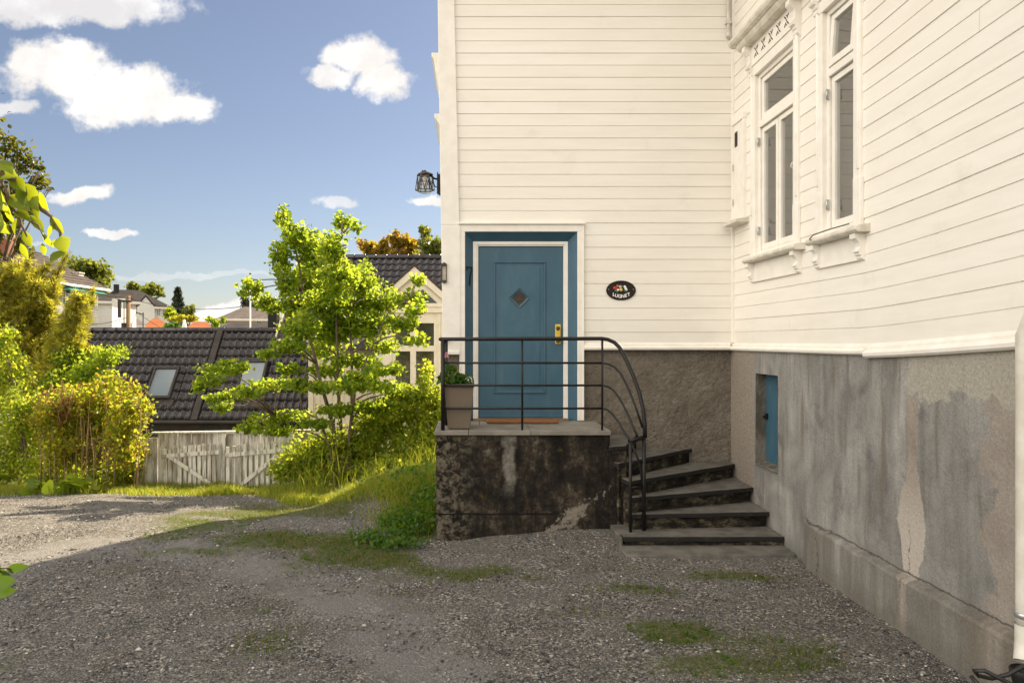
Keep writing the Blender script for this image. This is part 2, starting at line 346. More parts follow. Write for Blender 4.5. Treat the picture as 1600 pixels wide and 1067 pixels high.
c = t.mix(t.ss(t.noise(q, 3, 5), .35, .7), (.016, .015, .020), (.032, .027, .029)); c = t.mix(t.m('MULTIPLY', t.ss(t.noise(q, 9, 4), .5, .7), .5), c, (.060, .048, .044)); c = t.mix(t.m('MULTIPLY', t.ss(rnd, .55, 1.0), .5), c, (.055, .047, .045)); c = t.mix(t.ss(t.noise(q, 5, 7, .75), .66, .72), c, (.13, .13, .10))
finish(t, c, t.m('ADD', .17, t.m('MULTIPLY', rnd, .16)), (t.noise(q, 30, 3), .08, .01), spec=.45)
simple('brown_tile', (.095, .075, .066), (.15, .12, .105), .45, 3, .1, 30)
simple('dark_slate', (.035, .031, .03), (.05, .044, .04), .6, 2, spec=.08)
simple('orange_tile', (.30, .095, .035), (.20, .08, .04), .8, 1.2, spec=.08)
simple('grey_tile', (.12, .10, .09), (.075, .064, .058), .6, 3, spec=.08)
simple('sheet_metal', (.05, .045, .042), (.07, .06, .055), .4, 4, spec=.08)
simple('grey_boards', (.36, .35, .32), (.32, .31, .28), .7, 2)
simple('far_white', (.72, .71, .68), (.66, .65, .62), .6, 1)
simple('green_cloth', (.02, .28, .20), (.03, .34, .25), .8, 3)
simple('brick_red', (.34, .13, .07), (.25, .10, .06), .9, 9)
simple('pole_wood', (.24, .14, .075), (.16, .095, .05), .85, 4, .4, 30, .02, st=(4, 4, .3))
simple('bark', (.115, .085, .055), (.18, .14, .095), .9, 12, .8, 40, .02, st=(2, 2, .5))
simple('stem_red', (.30, .13, .055), (.20, .09, .04), .8, 10)
simple('stem_tan', (.36, .24, .12), (.26, .17, .08), .85, 10)
simple('hill_hazed', (.035, .06, .055), (.05, .08, .06), 1.0, .02)  # bluish distance haze mixed into the hill colour
simple('petal_pink', (.75, .28, .36), (.8, .42, .48), .6, 60)
simple('petal_white', (.8, .78, .72), None, .6)
simple('pvc_white', (.66, .64, .57), (.55, .525, .44), .38, 8, .05, 30)
simple('galvanised', (.6, .6, .58), (.5, .5, .48), .3, 10, metal=.7)
def glass(name, ior=1.6, tint=(.93, .95, .94), rgh=.01):
    t = new_mat(name)
    bf = t.n('ShaderNodeNewGeometry').outputs['Backfacing']
    fr = t.n('ShaderNodeFresnel', {'IOR': t.m('ADD', ior, t.m('MULTIPLY', bf, 1 / ior - ior))}).outputs[0]
    tr = t.n('ShaderNodeBsdfTransparent', {'Color': (*tint, 1)}); gl = t.n('ShaderNodeBsdfGlossy', {'Color': (1, 1, 1, 1), 'Roughness': rgh})
    mx = t.n('ShaderNodeMixShader', {0: fr, 1: tr.outputs[0], 2: gl.outputs[0]}); t.n('ShaderNodeOutputMaterial', {'Surface': mx.outputs[0]})
glass('window_glass', 2.5, (.85, .86, .84)); glass('lantern_glass', 1.45, (.95, .92, .85)); glass('dark_glass', 1.8, (.35, .38, .36)); glass('sky_glass', 2.0, (.6, .65, .68), .05)
def leafmat(name, cols, trans, tf=.5, rough=.45):
    t = new_mat(name); rnd = t.n('ShaderNodeNewGeometry').outputs['Random Per Island']
    n = len(cols); st = [((i + .5) / n, c_) for i, c_ in enumerate(cols)]
    col = t.ramp(rnd, st); tcol = t.ramp(rnd, [((i + .5) / len(trans), c_) for i, c_ in enumerate(trans)])
    b = t.n('ShaderNodeBsdfPrincipled', {'Base Color': col, 'Roughness': rough, 'Specular IOR Level': .35})
    tr = t.n('ShaderNodeBsdfTranslucent', {'Color': tcol}); mx = t.n('ShaderNodeMixShader', {0: tf, 1: b.outputs[0], 2: tr.outputs[0]})
    t.n('ShaderNodeOutputMaterial', {'Surface': mx.outputs[0]})
leafmat('leaf_lime', [(.06, .12, .008), (.10, .17, .012), (.15, .21, .015)], [(.34, .48, .03), (.47, .60, .04), (.63, .67, .06)], .62)
leafmat('leaf_bush', [(.10, .16, .014), (.15, .21, .018), (.21, .24, .025)], [(.36, .48, .03), (.50, .59, .04), (.66, .65, .06)], .62)
leafmat('leaf_yellow', [(.09, .14, .012), (.12, .17, .014), (.16, .19, .016), (.20, .17, .02), (.20, .12, .02)], [(.38, .48, .03), (.48, .56, .03), (.60, .62, .04), (.68, .58, .05), (.58, .38, .05)], .6)
leafmat('leaf_green', [(.03, .08, .01), (.05, .11, .012), (.08, .14, .015)], [(.12, .28, .02), (.2, .36, .02), (.3, .42, .03)], .45)
leafmat('leaf_thuja', [(.13, .135, .016), (.18, .17, .02), (.24, .20, .025)], [(.36, .38, .03), (.50, .48, .04), (.68, .60, .06)], .55, .6)
leafmat('leaf_oak', [(.05, .07, .012), (.075, .09, .015), (.11, .11, .02)], [(.2, .22, .02), (.3, .28, .03)], .4)
leafmat('leaf_low', [(.04, .09, .008), (.05, .10, .008)], [(.07, .13, .006), (.10, .17, .006)], .5)
leafmat('leaf_near', [(.06, .12, .008), (.09, .15, .01), (.12, .17, .012)], [(.28, .40, .01), (.42, .50, .014), (.58, .58, .018)], .62)
leafmat('leaf_far', [(.07, .10, .02), (.10, .13, .025), (.14, .15, .03)], [(.26, .32, .03), (.38, .40, .04)], .42)
leafmat('leaf_autumn', [(.13, .13, .02), (.17, .13, .02), (.18, .09, .02)], [(.50, .46, .03), (.58, .42, .03), (.55, .28, .03)], .5)
leafmat('leaf_spruce', [(.02, .032, .016), (.03, .045, .02), (.045, .055, .025)], [(.05, .07, .02)], .15)
leafmat('grass_blade', [(.07, .12, .012), (.11, .15, .015), (.18, .17, .04)], [(.38, .50, .02), (.54, .58, .03), (.62, .56, .09)], .55)
leafmat('moss', [(.06, .095, .012), (.09, .12, .014), (.14, .13, .03), (.17, .13, .045)], [(.18, .28, .02), (.28, .32, .03), (.3, .26, .06)], .4)
t = new_mat('stones'); rnd = t.n('ShaderNodeNewGeometry').outputs['Random Per Island']
finish(t, t.ramp(rnd, [(0, (.03, .03, .03)), (.25, (.085, .083, .08)), (.5, (.16, .15, .138)), (.7, (.24, .21, .175)), (.86, (.17, .172, .178)), (.95, (.36, .34, .31)), (1, (.6, .58, .54))]), .85, spec=.3)

# ------------------------------------------------------------------ ground
def sstep(x, a, b):
    t_ = np.clip((x - a) / (b - a), 0, 1); return t_ * t_ * (3 - 2 * t_)
def hill(x, y):
    x = np.asarray(x, float); y = np.asarray(y, float)
    z = np.interp(y, [-60, 8, 12.6, 15, 21, 40, 120, 3000], [0, 0, -.6, -1.3, -3.0, -4.5, -7, -14])
    west = sstep(x, -.30, -.5)
    z = np.where(y > 8, z * (1 - (1 - west) * (sstep(y, 8, 8.01))), z)
    z = z + .43 * sstep(x, -2.3, -.6) * sstep(y, 7.9, 9.6) * (1 - sstep(y, 11.2, 14)) * west
    z = z + .07 * np.exp(-((x - 1.25) / .7) ** 2 - ((y - 7.3) / .5) ** 2) - .06 * np.exp(-((x + .4) / .6) ** 2 - ((y - 7.2) / .5) ** 2)
    z = z + .018 * np.sin(x * 1.9 + .6) * np.sin(y * 1.3) * sstep(y, 1, 4)
    return z
def vnoise(x, y, s, seed=0):
    g = np.random.default_rng(seed); T = g.uniform(0, 1, (64, 64)); X = np.asarray(x) * s + 900.3; Y = np.asarray(y) * s + 900.7
    xi = np.floor(X).astype(int); yi = np.floor(Y).astype(int); fx = X - xi; fy = Y - yi; fx = fx * fx * (3 - 2 * fx); fy = fy * fy * (3 - 2 * fy)
    a = T[xi % 64, yi % 64]; b = T[(xi + 1) % 64, yi % 64]; c_ = T[xi % 64, (yi + 1) % 64]; d = T[(xi + 1) % 64, (yi + 1) % 64]
    return (a * (1 - fx) + b * fx) * (1 - fy) + (c_ * (1 - fx) + d * fx) * fy
def to_ground(px, py):                                # photo pixel -> place on the ground
    y = 7.0
    for _ in range(30): y = .5 * y + .5 * (EYE - float(hill((px - CX) * y / F, y))) * F / (py - CY)
    return (px - CX) * y / F, y
PATCH = []                                            # grass and moss patches: (x, y, rx, ry, amount)
for (px, py, rx, ry, k) in [(235, 838, 100, 14, .7), (330, 862, 110, 12, .7), (1190, 1000, 130, 38, .58), (930, 960, 90, 14, .35), (980, 1050, 90, 16, .4), (300, 820, 90, 17, 1), (420, 846, 130, 24, 1), (540, 858, 100, 34, 1), (600, 880, 80, 22, .9), (655, 893, 110, 18, .8), (400, 800, 110, 14, 1), (540, 778, 110, 8, 1), (730, 895, 80, 15, .85),
        (830, 902, 60, 9, .55), (1062, 985, 80, 22, 1), (1110, 1038, 180, 28, .8), (1220, 1018, 70, 15, .65), (1000, 922, 70, 11, .62), (1120, 902, 120, 10, .65), (430, 1010, 70, 55, .5),
        (400, 955, 60, 16, .4), (180, 893, 70, 12, .4), (230, 935, 60, 12, .35), (480, 980, 60, 10, .35), (1010, 890, 60, 7, .4), (640, 815, 60, 40, 1), (900, 1000, 30, 8, .3), (780, 930, 60, 7, .3),
        (560, 925, 70, 8, .3), (1180, 960, 60, 10, .35), (360, 1040, 60, 20, .35), (620, 930, 60, 10, .35), (10, 1040, 30, 40, .5)]:
    x, y = to_ground(px, py); y2 = to_ground(px, py - ry)[1]; y3 = to_ground(px, py + ry)[1]
    PATCH.append((x, y, rx * y / F, max(.06, (y2 - y3) / 2), k))
def grass_mask(x, y):
    m_ = np.zeros_like(x); nz_ = .55 * vnoise(x, y, 2.1, 1) + .3 * vnoise(x, y, 5.5, 2) + .15 * vnoise(x, y, 14, 3)
    for (cx_, cy_, rx, ry, k) in PATCH:
        d = np.sqrt(((x - cx_) / rx) ** 2 + ((y - cy_) / ry) ** 2)
        m_ = np.maximum(m_, k * np.clip(1.25 - d + (nz_ - .5) * 1.5, 0, 1))
    edge = np.interp(x, [-14, -6, -3.4, -2.4, -1.2, -.3], [11.2, 11.5, 11.4, 9.7, 8.9, 7.55]) + (nz_ - .5) * 1.0
    verge = sstep(y, edge - .25, edge + .35)
    pocket = np.exp(-((x + 1.75) / .68) ** 2 - ((y - 8.5) / .36) ** 2)
    verge = verge * (1 - .9 * sstep(pocket, .35, .6))
    bank = sstep(x, -1.25, -.7) * sstep(y, 7.4, 7.9) * (x < -.3)
    verge = np.maximum(verge * (x < -.25), bank)
    return np.clip(np.maximum(m_, verge), 0, 1), verge
def axis(lo, hi, d0, far_lo, far_hi, g=1.22):
    a = list(np.arange(lo, hi + 1e-6, d0)); s_ = d0; v_ = hi
    while v_ < far_hi: s_ *= g; v_ += s_; a.append(v_)
    s_ = d0; v_ = lo; b = []
    while v_ > far_lo: s_ *= g; v_ -= s_; b.append(v_)
    return np.array(b[::-1] + a)
gx = axis(-9.5, 3.3, .075, -1500, 1500); gy = axis(2.6, 13.6, .075, -300, 3000)
GX, GY = np.meshgrid(gx, gy); GZ = hill(GX, GY)
gm, gv = grass_mask(GX, GY)
GZ = GZ + (vnoise(GX, GY, 3, 5) - .5) * .03 * (np.abs(GX) < 12)
me = bpy.data.meshes.new('ground'); nx, ny = len(gx), len(gy)
me.vertices.add(nx * ny); me.vertices.foreach_set('co', np.stack([GX, GY, GZ], -1).astype(np.float32).ravel())
ii = (np.arange(ny - 1)[:, None] * nx + np.arange(nx - 1)[None]).ravel()
q4 = np.stack([ii, ii + 1, ii + nx + 1, ii + nx], 1).astype(np.int32)
me.loops.add(q4.size); me.loops.foreach_set('vertex_index', q4.ravel()); me.polygons.add(len(q4))
me.polygons.foreach_set('loop_start', np.arange(0, q4.size, 4, dtype=np.int32)); me.polygons.foreach_set('loop_total', np.full(len(q4), 4, np.int32))
me.polygons.foreach_set('use_smooth', np.ones(len(q4), bool)); me.update(calc_edges=True)
trk = np.zeros_like(GX)                               # worn wheel track through the loose gravel
tp = [to_ground(*p) for p in ((-60, 905), (60, 868), (180, 850), (300, 862), (420, 895), (520, 935), (600, 985), (680, 1050), (760, 1140))]
for (xa, ya), (xb, yb) in zip(tp[:-1], tp[1:]):
    L2 = (xb - xa) ** 2 + (yb - ya) ** 2; tt = np.clip(((GX - xa) * (xb - xa) + (GY - ya) * (yb - ya)) / L2, 0, 1)
    trk = np.maximum(trk, np.exp(-((GX - xa - tt * (xb - xa)) ** 2 + (GY - ya - tt * (yb - ya)) ** 2) / .42 ** 2))
at = me.attributes.new('track', 'FLOAT', 'POINT'); at.data.foreach_set('value', trk.astype(np.float32).ravel())
at = me.attributes.new('grass', 'FLOAT', 'POINT'); at.data.foreach_set('value', gm.astype(np.float32).ravel())
t = new_mat('gravel_ground'); q = t.pos(); gr = t.n('ShaderNodeAttribute', None, attribute_name='grass').outputs['Fac']
v1 = t.n('ShaderNodeTexVoronoi', {'Vector': q, 'Scale': 62.0, 'Randomness': 1.0}); v2 = t.n('ShaderNodeTexVoronoi', {'Vector': q, 'Scale': 115.0})
cellr = t.n('ShaderNodeSeparateColor', {0: v1.outputs['Color']}).outputs[0]; cellg = t.n('ShaderNodeSeparateColor', {0: v2.outputs['Color']}).outputs[1]
big = t.noise(q, .9, 5, .6)
c1 = t.ramp(cellr, [(.0, (.028, .028, .028)), (.35, (.085, .083, .08)), (.6, (.15, .139, .124)), (.85, (.22, .20, .172)), (1, (.42, .40, .37))])
c2 = t.ramp(cellg, [(.0, (.04, .04, .039)), (.5, (.116, .109, .099)), (.9, (.19, .175, .152)), (1, (.34, .32, .29))])
c = t.mix(t.ss(t.noise(q, 3.5, 5, .65), .4, .6), c1, c2)
trk = t.n('ShaderNodeAttribute', None, attribute_name='track').outputs['Fac']
c = t.mix(t.m('MULTIPLY', t.ss(t.m('ADD', trk, t.m('MULTIPLY', t.m('SUBTRACT', big, .5), .8)), .25, .9), .6), c, (.185, .179, .172)); c = t.mix(t.m('MULTIPLY', t.ss(t.noise(q, 2.3, 6, .7), .52, .7), .5), c, (.085, .07, .052))
gcol = t.ramp(t.noise(q, 16, 5, .7), [(.3, (.035, .045, .012)), (.5, (.06, .075, .016)), (.7, (.10, .095, .035))])
gf = t.m('MULTIPLY', t.ss(t.m('ADD', gr, t.m('MULTIPLY', t.m('SUBTRACT', t.noise(q, 26, 5, .7), .5), 1.3)), .34, .75), .78)
c = t.mix(gf, c, gcol)
h = t.m('ADD', t.m('MULTIPLY', t.m('SUBTRACT', 1.0, v1.outputs['Distance']), .8), t.m('MULTIPLY', t.noise(q, 150, 3), .4))
finish(t, c, .92, (h, .9, .012), spec=.2)
o = link('ground', me, M['gravel_ground']); tag(o, 'grey gravel yard with mossy patches in front of the white house', None, None, 'structure')
# loose stones on the gravel
N = 85000; g = np.random.default_rng(3)
yy_ = 3.2 + 9 * g.uniform(0, 1, N) ** 1.9; xx_ = g.uniform(-1, 1, N) * 0
lo_ = np.maximum((-20 - CX) * yy_ / F, -9); hi_ = np.minimum((1620 - CX) * yy_ / F, np.where(yy_ > 7.0, np.where(yy_ > 7.3, -.4, 1.4), 2.95)); xx_ = lo_ + (hi_ - lo_) * g.uniform(0, 1, N)
mk, _ = grass_mask(xx_, yy_); keep = g.uniform(0, 1, N) > mk * 1.1
keep &= ~((xx_ > 1.4) & (yy_ > 6.65))
xx_, yy_ = xx_[keep], yy_[keep]; N = len(xx_)
OCT = np.array([(1, 0, 0), (.2, 1, 0), (-1, .1, 0), (-.1, -1, 0), (0, 0, .8), (0, 0, -.6)], float)
sz = np.exp(g.normal(math.log(.0056), .46, (N, 1, 1))).clip(.0025, .026); ang = g.uniform(0, 6.283, N); ca, sa = np.cos(ang), np.sin(ang)
V = OCT[None] * g.uniform(.6, 1.3, (N, 6, 1)) * sz * np.array([1.15, .9, .75])
V = np.stack([V[..., 0] * ca[:, None] - V[..., 1] * sa[:, None], V[..., 0] * sa[:, None] + V[..., 1] * ca[:, None], V[..., 2]], -1)
V += np.stack([xx_, yy_, hill(xx_, yy_) + sz[:, 0, 0] * .25], -1)[:, None]
o = soup('gravel', V, 6, [(0, 1, 4), (1, 2, 4), (2, 3, 4), (3, 0, 4), (1, 0, 5), (2, 1, 5), (3, 2, 5), (0, 3, 5)], M['stones'])
tag(o, 'loose grey and tan gravel stones scattered over the yard', 'gravel', None, 'stuff')
# grass: short moss tufts in the gravel, long blades on the verge
BL = np.array([(-.5, 0, 0), (.5, 0, 0), (-.3, 0, .55), (.3, 0, .55), (0, 0, 1)]); BLF = [(0, 1, 3, 2), (2, 3, 4)]
def blades(name, x, y, h_, wd, mat, lean, seed):
    g = np.random.default_rng(seed); n = len(x); ang = g.uniform(0, 6.283, n); ht = h_ * g.uniform(.4, 1.3, n) * (.45 + 1.1 * vnoise(x, y, 2.6, seed)); ln = g.normal(0, lean, (n, 2)) * ht[:, None]
    ca, sa = np.cos(ang), np.sin(ang); V = np.zeros((n, 5, 3)); z = BL[None, :, 2] * ht[:, None]; b = BL[None, :, 0] * wd
    V[..., 0] = x[:, None] + b * ca[:, None] + ln[:, :1] * BL[None, :, 2] ** 2; V[..., 1] = y[:, None] + b * sa[:, None] + ln[:, 1:] * BL[None, :, 2] ** 2
    V[..., 2] = hill(x, y)[:, None] - .005 + z
    return soup(name, V, 5, BLF, mat)
g = np.random.default_rng(11); N = 260000
x = g.uniform(-5.5, 2.95, N); y = 3.3 + 7 * g.uniform(0, 1, N) ** 1.4; mk, vg = grass_mask(x, y)
k_ = (g.uniform(0, 1, N) < (mk - .16) * .8) & (vg < .5) & ~((x > -.4) & (y > 7.25)) & ~((x > 1.4) & (y > 6.6)) & (np.abs((CX + x * F / y) - 800) < 830)
o = blades('moss', x[k_], y[k_], .030, .007, M['moss'], .6, 12); tag(o, 'low moss and short grass tufts growing through the gravel', 'moss', None, 'stuff')
N = 9000; x = g.uniform(-4, 2.9, N); y = 3.6 + 5 * g.uniform(0, 1, N) ** 1.3; mk, vg = grass_mask(x, y)
k_ = (g.uniform(0, 1, N) < (mk - .35) * .9) & (vg < .5) & ~((x > -.4) & (y > 7.25)) & ~((x > 1.4) & (y > 6.6))
x, y = x[k_], y[k_]; cc_ = np.repeat(np.stack([x, y, hill(x, y) + .008], -1), 5, 0); cc_[:, :2] += g.normal(0, .012, (len(cc_), 2))
o = leaf_soup('clover', cc_, .026, M['leaf_green'], None, .6, LEAF4, LEAF4F, seed=14, droop=-.25); tag(o, 'tiny broad leaved weeds sprouting in the mossy gravel patches', 'weeds', None, 'stuff')
N = 190000; x = g.uniform(-9.5, -.33, N); y = g.uniform(7.3, 12.7, N); mk, vg = grass_mask(x, y)
k_ = (g.uniform(0, 1, N) < vg * .8) & ~((x > -.40) & (y > 7.3) & (y < 8.4) & (x > -.36))
xs, ys = x[k_], y[k_]
o = blades('grass', xs, ys, .12, .009, M['grass_blade'], .6, 13); tag(o, 'long grass on the sunlit verge below the shrubs and beside the porch', 'grass', None, 'stuff')

# ================================================================== the white house
XS, YF, XP, YP = 3.05, 8.30, 3.03, 8.33               # siding planes and plinth planes
def bend(y): return .045 * max(0.0, 5.6 - y) ** 1.3   # the old boards rise towards the near corner
def FW(u_, d, z): return (u_, YF - d, z)
def RW(u_, d, z): return (XS - d, u_, z + bend(u_))
def xcorner(z): return -.319 - (z - 2) * .0149
house = empty('white_house', (3.0, 8.3, 0), 'large white timber house with blue door and grey rendered cellar wall', 'house')
PIT, Z00 = .1403, 5.751 - .1403 * 27
def siding(map_, u0, u1, opens, nseg, seed, k0=0, k1=34):
    mb = MB(); g = random.Random(seed)
    for k in range(k0, k1):
        z0 = Z00 + k * PIT; zc = z0 + PIT / 2; dv = g.uniform(-.0015, .0015); iv = [(u0, u1)]
        for (a, b, za, zb) in opens:
            if za - .03 < zc < zb + .03:
                nv = []
                for (p, q_) in iv:
                    if b <= p or a >= q_: nv.append((p, q_)); continue
                    if a > p: nv.append((p, a))
                    if b < q_: nv.append((b, q_))
                iv = nv
        prof = [(z0 - .0014, -.0045), (z0 + .0014, -.0045), (z0 + .0038, .004 + dv), (z0 + PIT - .004, 0 + dv), (z0 + PIT - .0014, -.0045)]
        cut = []
        for (p, q_) in iv:
            if q_ - p > 1.6 and g.random() < .16: c0_ = p + (q_ - p) * g.uniform(.2, .8); cut += [(p, c0_ - .0008), (c0_ + .0008, q_)]
            else: cut.append((p, q_))
        for (p, q_) in cut:
            n = max(1, int((q_ - p) * nseg)); o = len(mb.v)
            for i in range(n + 1):
                uu = p + (q_ - p) * i / n
                mb.v += [map_(uu, d, z) for (z, d) in prof]
            for i in range(n):
                for j in range(len(prof) - 1):
                    mb.face([o + i * 5 + j, o + (i + 1) * 5 + j, o + (i + 1) * 5 + j + 1, o + i * 5 + j + 1])
    return mb
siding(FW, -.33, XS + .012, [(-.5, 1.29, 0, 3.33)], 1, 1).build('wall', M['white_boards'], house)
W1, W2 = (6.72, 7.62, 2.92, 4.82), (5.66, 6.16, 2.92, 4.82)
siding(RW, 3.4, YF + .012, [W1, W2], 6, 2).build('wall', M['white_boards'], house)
mb = MB()                                             # the walls the photograph does not look at
mb.add([(xcorner(-2), YF + .03, -2), (xcorner(-2), 11.6, -2), (xcorner(6.75), 11.6, 6.75), (xcorner(6.75), YF + .03, 6.75)], [(0, 1, 2, 3)])
mb.add([(-.3, 11.6, -2), (12, 11.6, -2), (12, 11.6, 6.75), (-.3, 11.6, 6.75)], [(0, 1, 2, 3)])
mb.add([(12, 11.6, -1), (12, 3.4, -1), (12, 3.4, 6.75), (12, 11.6, 6.75)], [(0, 1, 2, 3)])
mb.add([(12, 3.4, -1), (XS, 3.4, -1), (XS, 3.4, 6.75), (12, 3.4, 6.75)], [(0, 1, 2, 3)])
mb.build('wall', M['white_boards'], house)
mb = MB()                                             # low hipped roof over the L of the plan
def hip(x0, x1, y0, y1, z, s, t_):
    n_ = min(x1 - x0, y1 - y0) / 2
    base = [(x0, y0, z), (x1, y0, z), (x1, y1, z), (x0, y1, z)]; low = [(a, b, c_ - t_) for a, b, c_ in base]
    if x1 - x0 > y1 - y0: r0, r1 = (x0 + n_, (y0 + y1) / 2, z + n_ * s), (x1 - n_, (y0 + y1) / 2, z + n_ * s); fs = [(4, 5, 9, 8), (5, 6, 9), (6, 7, 8, 9), (7, 4, 8)]
    else: r0, r1 = ((x0 + x1) / 2, y0 + n_, z + n_ * s), ((x0 + x1) / 2, y1 - n_, z + n_ * s); fs = [(4, 5, 8), (5, 6, 9, 8), (6, 7, 9), (7, 4, 8, 9)]
    mb.add(low + base + [r0, r1], fs + [(0, 1, 2, 3), (0, 1, 5, 4), (1, 2, 6, 5), (2, 3, 7, 6), (3, 0, 4, 7)])
hip(-.43, 12.4, 7.9, 11.7, 6.75, .38, .12); hip(2.65, 12.4, 3.0, 11.7, 6.757, .38, .12)
mb.build('roof', M['dark_slate'], house)
# corner boards, water table
mb = MB(); zt, zb = 6.7, 1.88
xr = lambda z: -.126 - max(0, z - 3.34) * .0226
for (za, zb_) in ((3.34, zt), (zb, 3.34)):
    mb.hexa([(xcorner(zb_ if zb_ < za else za), YF - .035, min(za, zb_)), (xr(min(za, zb_)), YF - .035, min(za, zb_)), (xr(min(za, zb_)), YF + .06, min(za, zb_)), (xcorner(min(za, zb_)), YF + .06, min(za, zb_))],
            [(xcorner(max(za, zb_)), YF - .035, max(za, zb_)), (xr(max(za, zb_)), YF - .035, max(za, zb_)), (xr(max(za, zb_)), YF + .06, max(za, zb_)), (xcorner(max(za, zb_)), YF + .06, max(za, zb_))])
mb.box(xcorner(1.9) - .02, xr(1.9) + .004, YF - .055, YF + .05, 1.845, 1.885)
mb.build('corner_board', M['white_trim'], house, .006)
mb = MB(); mb.box(XS - .03, XS + .01, YF - .03, YF + .01, 1.98, 6.7)
mb.build('corner_board', M['white_trim'], house, .006)
WT = [(-.03, 0), (.045, 0), (.06, .012), (.062, .030), (.048, .045), (.036, .05), (.034, .066), (.012, .085), (-.03, .10)]
def sweep(mb, map_, prof, us, dz=0.0):
    o = len(mb.v); n = len(prof)
    for uu in us: mb.v += [map_(uu, d, z + dz) for d, z in prof]
    for i in range(len(us) - 1):
        for j in range(n): mb.face([o + i * n + j, o + (i + 1) * n + j, o + (i + 1) * n + (j + 1) % n, o + i * n + (j + 1) % n])
    mb.face([o + j for j in range(n)][::-1]); mb.face([o + (len(us) - 1) * n + j for j in range(n)])
mb = MB(); sweep(mb, FW, WT, [1.313, 3.0], 1.895); sweep(mb, RW, WT, list(np.linspace(5.46, YF - .0, 8)), 1.89); sweep(mb, RW, [(d * 1.12, z * 1.25) for d, z in WT], list(np.linspace(3.4, 5.455, 12)), 1.868)
mb.build('water_table', M['white_trim'], house)
# plinths
def rough_grid(u0, u1, z0, z1, st_, amp, map_, seed, mb, freq=9, cut=None):
    nu, nz_ = int((u1 - u0) / st_) + 2, int((z1 - z0) / st_) + 2
    U, Z = np.meshgrid(np.linspace(u0, u1, nu), np.linspace(z0, z1, nz_))
    D = (vnoise(U, Z, freq, seed) - .5) * amp + (vnoise(U, Z, freq * 2.7, seed + 1) - .5) * amp * .8 + (vnoise(U, Z, freq * .3, seed + 2) - .5) * amp
    o = len(mb.v); mb.smooth = True
    for a, b, d in zip(U.ravel(), Z.ravel(), D.ravel()): mb.v.append(map_(a, d, b))
    for j in range(nz_ - 1):
        for i in range(nu - 1):
            if cut and cut(U[j, i], Z[j, i], U[j + 1, i + 1], Z[j + 1, i + 1]): continue
            mb.face([o + j * nu + i, o + j * nu + i + 1, o + (j + 1) * nu + i + 1, o + (j + 1) * nu + i])
    mb.smooth = False
mb = MB(); rough_grid(1.25, 3.06, -.2, 1.93, .018, .010, lambda a, d, z: (a, YP - d, z), 21, mb, 19); mb.build('plinth', M['rough_plinth'], house); mb = MB(); rough_grid(-.325, -.10, .3, 1.86, .03, .014, lambda a, d, z: (a, YP - d, z), 25, mb)
mb.build('plinth', M['rough_plinth'], house)
HY0, HY1, HZ0, HZ1 = 7.06, 7.60, .71, 1.66
mb = MB()
def pl(y0, y1, z0, z1, fy=.25): rough_grid(y0, y1, z0, z1, .06, .008, lambda a, d, z: (XP - d, a, z + bend(a) * max(0, z) / 1.9), 31, mb, 3)
pl(3.4, HY0, -.3, 1.93); pl(HY1, YP + .01, -.3, 1.93); pl(HY0, HY1, -.3, HZ0); pl(HY0, HY1, HZ1, 1.93)
mb.build('plinth', M['patched_render'], house)
mb = MB(); e = .006
mb.add([(XP - e, HY1, HZ0), (XP + .13, HY1, HZ0), (XP + .13, HY1, HZ1), (XP - e, HY1, HZ1)], [(0, 1, 2, 3)])
mb.add([(XP - e, HY0, HZ0), (XP + .13, HY0, HZ0), (XP + .13, HY0, HZ1), (XP - e, HY0, HZ1)], [(0, 1, 2, 3)])
mb.add([(XP - e, HY0, HZ1), (XP + .13, HY0, HZ1), (XP + .13, HY1, HZ1), (XP - e, HY1, HZ1)], [(0, 1, 2, 3)])
mb.add([(XP - .02, HY0, HZ0 - .01), (XP + .13, HY0, HZ0 + .03), (XP + .13, HY1, HZ0 + .03), (XP - .02, HY1, HZ0 - .01)], [(0, 1, 2, 3)])
simple('reveal_stone', (.075, .065, .05), (.17, .15, .125), .85, 6, .6, 30, .02, st=(1, 1, .6)); mb.build('window_reveal', M['reveal_stone'], house)
mb = MB(); ys = np.linspace(3.4, 6.5, 32); g = np.random.default_rng(5)  # thicker footing course along the bottom
ring = []
for i, y in enumerate(ys):
    zt_ = .375 + g.normal(0, .006) + (.012 * math.sin(y * 1.3)); xo = XP - .068 + g.normal(0, .003)
    if i == len(ys) - 1: xo = XP - .008; zt_ = .40
    if i == len(ys) - 2: xo = XP - .04; zt_ = .40
    ring.append([(XP + .05, y, zt_ + .02), (XP - .002, y, zt_ + .018), (xo + .012, y, zt_), (xo, y, zt_ - .02), (xo - .012, y, -.3), (XP + .05, y, -.3)])
o = len(mb.v)
for r_ in ring: mb.v += r_
for i in range(len(ring) - 1):
    for j in range(5): mb.face([o + i * 6 + j, o + i * 6 + j + 1, o + (i + 1) * 6 + j + 1, o + (i + 1) * 6 + j])
mb.build('footing', M['patched_render'], house)
# cellar window with a blue shutter
mb = MB()
for i in range(4):
    a = HY0 - .03 + i * .16; mb.box(XP + .105, XP + .13, a, a + .155, HZ0 - .02, HZ1 + .05)
cw = mb.build('cellar_window', M['blue_paint'], house, .004)
mb = MB(); mb.box(XP + .085, XP + .10, HY1 - .06, HY1 - .02, 1.18, 1.24); mb.tube([(XP + .08, HY1 - .03, 1.19), (XP + .06, HY1 - .02, 1.20), (XP + .08, HY1 - .01, 1.21)], .008); mb.build('latch', M['black_iron'], cw)
